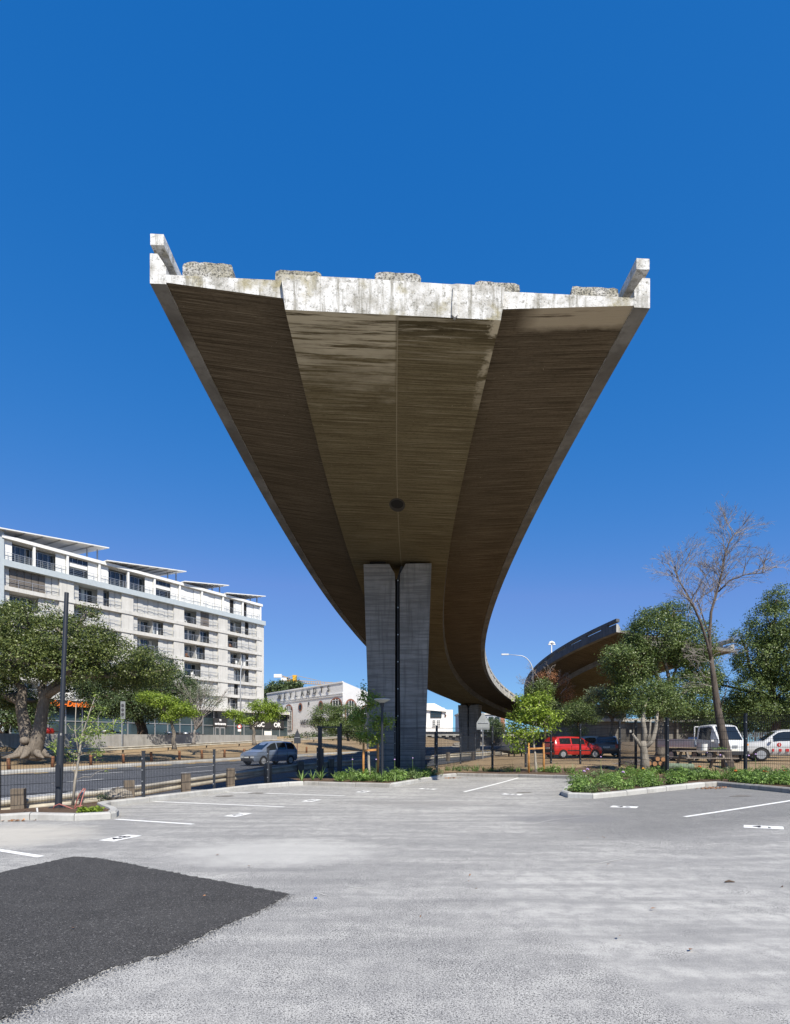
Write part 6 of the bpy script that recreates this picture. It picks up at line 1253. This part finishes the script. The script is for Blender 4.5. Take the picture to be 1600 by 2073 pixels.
for k, (px, Y_) in enumerate(((345, 64), (356, 65.5), (367, 66.5), (378, 67.5), (389, 69), (402, 70), (215, 53), (228, 53.5))):
    c = at(px, 1498, Y_); bike('dark motorcycle parked in the row on the shop forecourt', c.x, Y_, 1.62, R(200 + 9 * (k % 3)), M_BIKE if k % 3 else M_STEEL, 'motorcycles on the forecourt')
c = at(104, 1492, 49); bb = bike('bright red motorcycle standing on the forecourt behind the black pole', c.x, 49, 1.62, R(250), M_RB)
m = MB(); m.lathe([(0.08, -0.5), (0.30, -0.3), (0.36, 0.1), (0.18, 0.5)], 12, (0.25, 0, 0.75), Matrix.Rotation(R(90), 3, 'Y')); m.build('fairing', M_RB, bb, local=True, smooth=True); bb.scale = (1, 1, 1)
# ------------------------------------------------------------------ small things in the open
M_HOSE = plain('red_brown_hose', (0.33, 0.12, 0.10), 0.5); M_SAND = plain('timber_table_grey', (0.20, 0.17, 0.14), 0.85, var=0.3, scale=8)
def gpi(px, py, Y): p = at(px, py, Y); return p
mb = MB(); Y_ = 11.35
mb.tube([gpi(152, 1660, 10.7), gpi(160, 1640, 11), gpi(170, 1605, Y_), gpi(173, 1597, Y_), gpi(170, 1596, Y_), gpi(160, 1610, Y_), gpi(152, 1632, Y_), gpi(150, 1640, Y_)], 0.012, 6); mb.tube([gpi(107, 1640, Y_), gpi(110, 1632, Y_), gpi(120, 1628, Y_), gpi(135, 1633, Y_), gpi(150, 1639, Y_), gpi(156, 1633, Y_), gpi(168, 1631, Y_)], 0.012, 6)
tag(mb.build('hose', M_HOSE, smooth=True), 'red-brown plastic hose looped out of the small island over the kerb', 'hose')
mb = MB(); c = gp(77, 1645, 0.08); mb.tube([(c.x, c.y, 0.02), (c.x - .02, c.y, 0.17)], [0.012, 0.018], 7); tag(mb.build('marker_peg', M_WHITE), 'short white peg sticking up at the left end of the island', 'peg')
mb = MB(); c = gp(53, 1656); mb.lathe([(0.05, -0.03), (0.05, 0.03)], 12, (c.x, c.y - 0.02, 0.07), Matrix.Rotation(R(70), 3, 'X')); tag(mb.build('drain_pipe_end', M_VOID, smooth=False), 'dark pipe mouth in the face of the island kerb', 'pipe')
def rock(name, label, cat, c, s, mat, seed, group=None):
    r = random.Random(seed); mb = MB(); n, m_ = 9, 6; P = []
    for j in range(m_ + 1):
        for i in range(n):
            a = 2 * math.pi * i / n; b = math.pi * j / m_; k = 1 + r.uniform(-.22, .22); P.append(Vector((math.cos(a) * math.sin(b) * s[0] * k, math.sin(a) * math.sin(b) * s[1] * k, math.cos(b) * s[2] * k)) + Vector(c))
    mb.add(P, [(j * n + i, (j + 1) * n + i, (j + 1) * n + (i + 1) % n, j * n + (i + 1) % n) for j in range(m_) for i in range(n)]); return tag(mb.build(name, mat), label, cat, group)
M_ROCK = concrete('rough_stone', (0.33, 0.30, 0.26), (0.24, 0.21, 0.17), 0.3, sc=4)
c = at(241, 1612, 13.9); rock('boulder', 'rough grey boulder with weeds against the guard rail', 'boulder', c, (0.32, 0.28, 0.2), M_ROCK, 4)
plant(SH[3], 'weed', 'scruffy weed growing on the boulder by the guard rail', 'weed', c.x - 0.25, c.y - 0.25, 0.0, 0.6, None)
for k in range(14):
    s0 = rnd.uniform(92, 104); v0 = VK + 0.6 + (k % 5) * 0.7; x, y = at(925 + 9 * k, 1505, 1).x, 1.0; Y_ = (v0 + 19.38) / (0.4226 - 0.9063 * x); X_ = x * Y_; nth = ['far left', 'second', 'third', 'fourth', 'fifth', 'sixth', 'seventh', 'eighth', 'ninth', 'tenth', 'eleventh', 'twelfth', 'thirteenth', 'last'][k]
    rock('bank_stone', 'pale bank stone under the curving deck, ' + nth + ' in the row going right', 'stone', (X_, Y_, gz(X_, Y_) + 0.15), (0.75, 0.6, 0.45), M_ROCK, 60 + k, 'stones on the bank beside the ramp')
# dark lens-shaped cover on posts beside the ramp
Y_ = 42.0; c = at(1040, 1518, Y_); t = thing('canopy_cover', 'dark lens-shaped cover propped on short posts behind the staked sapling', 'cover', (c.x, Y_, gz(c.x, Y_)))
mb = MB(); P = []; n = 12
for i in range(n + 1):
    u = i / n * 2 - 1; h_ = 0.36 * (1 - u * u); w_ = 0.55 * (1 - u * u) ** 0.5 + 0.01
    for a in range(8): th = a * math.pi / 4; P.append((c.x + u * 1.25, Y_ + math.cos(th) * w_, c.z + math.sin(th) * h_ * (1.0 if math.sin(th) > 0 else 0.9)))
mb.add(P, [(i * 8 + a, i * 8 + (a + 1) % 8, (i + 1) * 8 + (a + 1) % 8, (i + 1) * 8 + a) for i in range(n) for a in range(8)]); mb.build('cover', plain('dark_tarpaulin', (0.03, 0.033, 0.04), 0.6), t, smooth=True)
for dx in (-0.35, 0.05, 0.6): mb = MB(); mb.tube([(c.x + dx, Y_, gz(c.x, Y_) - 0.05), (c.x + dx, Y_, c.z - 0.2)], 0.05, 8); mb.build('prop', M_TRIM, t)
# picnic table and bits of timber by the truck
t = thing('picnic_table', 'weathered timber picnic table standing in front of the truck', 'table', (at(1420, 1550, 24.2).x, 24.2, 0.33)); bx = t.location.x; by = 24.2
for i in range(5): mb = MB(); mb.box((bx, by - 0.3 + 0.15 * i, 1.05), (2.1, 0.135, 0.045), R(-6)); mb.build('table_board', M_SAND, t)
for s in (-1, 1):
    for i in range(2): mb = MB(); mb.box((bx, by + s * (0.68 + 0.14 * i), 0.76), (2.1, 0.125, 0.045), R(-6)); mb.build('bench_board', M_SAND, t)
    mb = MB(); mb.bar((bx + s * 0.75, by - 0.65, 0.3), (bx + s * 0.75, by - 0.2, 1.03), 0.08, 0.11); mb.bar((bx + s * 0.75, by + 0.65, 0.3), (bx + s * 0.75, by + 0.2, 1.03), 0.08, 0.11); mb.bar((bx + s * 0.75, by - 0.85, 0.72), (bx + s * 0.75, by + 0.85, 0.72), 0.05, 0.09); mb.build('trestle', M_SAND, t)
mb = MB(); a, b = at(1349, 1551, 22.8), at(1402, 1552, 23.2); mb.tube([a, a.lerp(b, .5), b], [0.13, 0.125, 0.12], 10); tag(mb.build('green_log', plain('mossy_green_log', (0.13, 0.17, 0.12), 0.9, var=0.3)), 'mossy grey-green log lying behind the fence below the table', 'log')
mb = MB(); c = at(1427, 1477, 24.2); 
mb = MB(); mb.lathe([(0.12, 0), (0.14, 0.28), (0.145, 0.29)], 14, (bx + 0.1, by - 0.05, 1.075)); tag(mb.build('paint_bucket', M_WHITE), 'white plastic bucket standing on the picnic table', 'bucket')
mb = MB(); mb.box((bx + 0.75, by, 1.1), (0.7, 0.3, 0.05)); pt = mb.build('seed_tray', M_TRIM); tag(pt, 'dark seed tray of seedlings on the picnic table', 'tray')
V, _ = scatter([(bx + 0.75, by, 1.16, 0.33, 0.13, 0.04)], 60, 4, 0.03, 0.05, 12); o = bpy.data.objects.new('seedlings', quads_mesh('seedlings', V, L_GC)); COL.objects.link(o); adopt(o, pt)
M_LOGE = plain('cut_log_end', (0.42, 0.22, 0.10), 0.8)
for k, (dx, dz) in enumerate(((0, 0), (0.27, 0.02), (0.13, 0.22), (-0.25, 0.02), (0.5, 0.0), (0.38, 0.2))):
    c = at(1322, 1542, 25.6); mb = MB(); mb.tube([(c.x + dx, 25.4, 0.45 + dz), (c.x + dx + .1, 26.0, 0.45 + dz)], 0.12, 10); lg = mb.build('firewood_log', M_BARKD); tag(lg, ['cut log with orange end, bottom centre of the small woodpile', 'cut log with orange end, bottom row right of centre in the woodpile', 'cut log with orange end, upper left on the woodpile', 'cut log with orange end, bottom left of the woodpile', 'cut log with orange end, bottom right of the woodpile', 'cut log with orange end, upper right on the woodpile'][k], 'log', 'cut logs in the woodpile'); mb = MB(); mb.lathe([(0.1, 0), (0.1, 0.01)], 10, (c.x + dx, 25.395, 0.45 + dz), Matrix.Rotation(R(90), 3, 'X')); mb.build('cut_end', M_LOGE, lg)
mb = MB(); r2 = random.Random(3); c = at(1290, 1545, 27)
for k in range(60): a = r2.uniform(0, 6.28); d = r2.uniform(0, 0.9); mb.tube([(c.x + math.cos(a) * d, c.y + math.sin(a) * d * .6, c.z - .1 + r2.uniform(0, .35) * (1 - d)), (c.x + math.cos(a) * d + r2.uniform(-.6, .6), c.y + math.sin(a) * d + r2.uniform(-.3, .3), c.z - .1 + r2.uniform(0, .35) * (1 - d))], 0.015, 4, cap=False)
tag(mb.build('brushwood', M_TWIG), 'low heap of dry brushwood beside the pruned trunk', kind='stuff')
# scattered litter: leaves, drain slots, bottle top
M_DRY = leafmat('dry_leaf', (0.16, 0.07, 0.03), (0.34, 0.17, 0.08), 0.8, 0.05)
def litter(name, label, cx, cy, sx, sy, n, size, seed, mat=M_DRY):
    rng = np.random.default_rng(seed); C = np.stack([cx + rng.normal(size=n) * sx, cy + rng.normal(size=n) * sy, np.zeros(n)], 1); C[:, 2] = [zlot(x) + 0.012 + abs(rng.normal()) * 0.01 for x in C[:, 0]]
    N = rng.normal(size=C.shape) * 0.35 + np.array([0, 0, 1.0]); N /= np.linalg.norm(N, axis=1, keepdims=True); o = bpy.data.objects.new(name, quads_mesh(name, leaf_arrays(C, N, size, rng, 0.5), mat)); COL.objects.link(o); tag(o, label, kind='stuff')
g1 = gp(32, 1663); litter('leaf_litter', 'dry brown leaves drifted against the island kerb', g1.x, g1.y, 0.16, 0.04, 60, 0.05, 1)
g1 = gp(1440, 1597); litter('leaf_litter', 'dry brown leaves in the corner of the flower bed kerb', g1.x, g1.y, 0.22, 0.12, 110, 0.06, 2)
g1 = gp(912, 1576); litter('leaf_litter', 'dry brown leaves in the kerb corner right of the pier', g1.x, g1.y, 0.2, 0.1, 70, 0.07, 3)
litter('leaf_litter', 'few dry leaves scattered over the open asphalt', 2.5, 6.0, 2.6, 2.4, 26, 0.045, 4)
M_OIL = plain('dark_oil_stain', (0.17, 0.155, 0.135), 0.7, var=0.3, scale=20)
for px, py, w, h, nm in ((977, 1581, 0.75, 0.05, 'thin dark stain in the bay left of the back line'), (1060, 1605, 0.28, 0.10, 'short dark stain beside the bay number 43'), (455, 1612, 0.3, 0.12, 'brown oil stain in the bay beside the low fence'), (520, 1606, 0.3, 0.1, 'second brown oil stain beside the low fence'), (1500, 1612, 0.3, 0.12, 'small dark stain in the bay at the picture edge')):
    c = gp(px, py); r2 = random.Random(int(px)); P = [(c.x + math.cos(a) * w * r2.uniform(.6, 1), c.y + math.sin(a) * h * 2.0 * r2.uniform(.5, 1)) for a in np.linspace(0, 6.28, 18, endpoint=False)]
    sheet('oil_stain', P, 0.0045, M_OIL, nm)
# grit along the ragged edge of the dark patch, and pale scuffs
for nm, m_, col_, sd in (('pale', 260, (0.36, 0.35, 0.33), 1), ('dark', 1300, (0.06, 0.058, 0.055), 2)):
    rng = np.random.default_rng(sd); ED = [gp(*p) for p in ((588, 1811), (525, 1845), (430, 1885), (350, 1925), (200, 1970), (100, 2015), (0, 2065))]; C = []
    for _ in range(m_): i = rng.integers(0, len(ED) - 1); q = ED[i].lerp(ED[i + 1], rng.random()); C.append((q.x + abs(rng.normal()) * 0.05 - 0.01, q.y - abs(rng.normal()) * 0.05 + 0.01, 0.009))
    C = np.array(C); N = rng.normal(size=C.shape) * 0.3 + np.array([0, 0, 1.0]); N /= np.linalg.norm(N, axis=1, keepdims=True)
    o = bpy.data.objects.new('grit', quads_mesh('grit', leaf_arrays(C, N, 0.011, rng, 0.8), plain(nm + '_grit', col_, 0.9))); COL.objects.link(o); tag(o, nm + ' loose grit along the edge of the dark asphalt patch', kind='stuff')
M_SCUFF = paintmat('pale_scuff', (0.50, 0.49, 0.46))
for k, pts in enumerate((((700, 1794), (722, 1798), (756, 1797)), ((640, 1806), (655, 1812), (668, 1815)), ((1190, 1654), (1120, 1660), (1080, 1668), (1050, 1667)), ((1290, 1734), (1230, 1745), (1170, 1756)))):
    P = [gp(*p) for p in pts]; V = []
    for i, p in enumerate(P):
        w = 0.012 * (1 if 0 < i < len(P) - 1 else 0.25); V += [(p.x, p.y - w, zlot(p.x) + 0.0045), (p.x, p.y + w, zlot(p.x) + 0.0045)]
    mb = MB(); mb.add(V, [(2 * i, 2 * i + 2, 2 * i + 3, 2 * i + 1) for i in range(len(P) - 1)]); mb.build('tyre_scuff', M_SCUFF, car_park)
mb = MB(); c = gp(639, 1820); mb.lathe([(0.016, 0), (0.016, 0.008), (0.012, 0.011)], 12, (c.x, c.y, 0.003)); tag(mb.build('bottle_cap', plain('blue_plastic', (0.03, 0.12, 0.5), 0.4)), 'tiny blue bottle cap lying on the pale asphalt', 'bottle cap')
c = gp(1478, 1788); mb = MB(); mb.tube([(c.x - .05, c.y, 0.2 + .012), (c.x, c.y + .01, .2 + .02), (c.x + .05, c.y, .2 + .012)], [0.006, 0.012, 0.005], 6); 
for v_i in range(len(mb.v)): mb.v[v_i] = (mb.v[v_i][0], mb.v[v_i][1], mb.v[v_i][2] - 0.2 + zlot(c.x))
tag(mb.build('bark_chip', M_BARKD), 'small curled bark chip on the asphalt', 'bark chip')
# far trees closing the view behind the palisade fence and beyond the ramp
for k, (px, Y_, rx, top) in enumerate(((1400, 64, 60, 1440), (1470, 60, 55, 1425), (1540, 58, 55, 1420), (1620, 60, 60, 1400), (1000, 118, 20, 1455))):
    tree('far_tree', ['dark leafy tree behind the truck', 'dark leafy tree behind the palisade fence', 'dark leafy tree behind the pickup roof', 'dark leafy tree beyond the picture-edge tree', 'dark round tree in the gap under the curving deck'][k], at(px, 1503, Y_), [lobe(px, (top + 1490) / 2, Y_, rx, (1495 - top) / 2), lobe(px + rx * .4, (top + 1490) / 2 + 8, Y_, rx * .6, (1490 - top) / 2.4)], 420, 16, 0.35, 0.26, L_DARK, M_BARKD, 300 + k, tr=0.2)
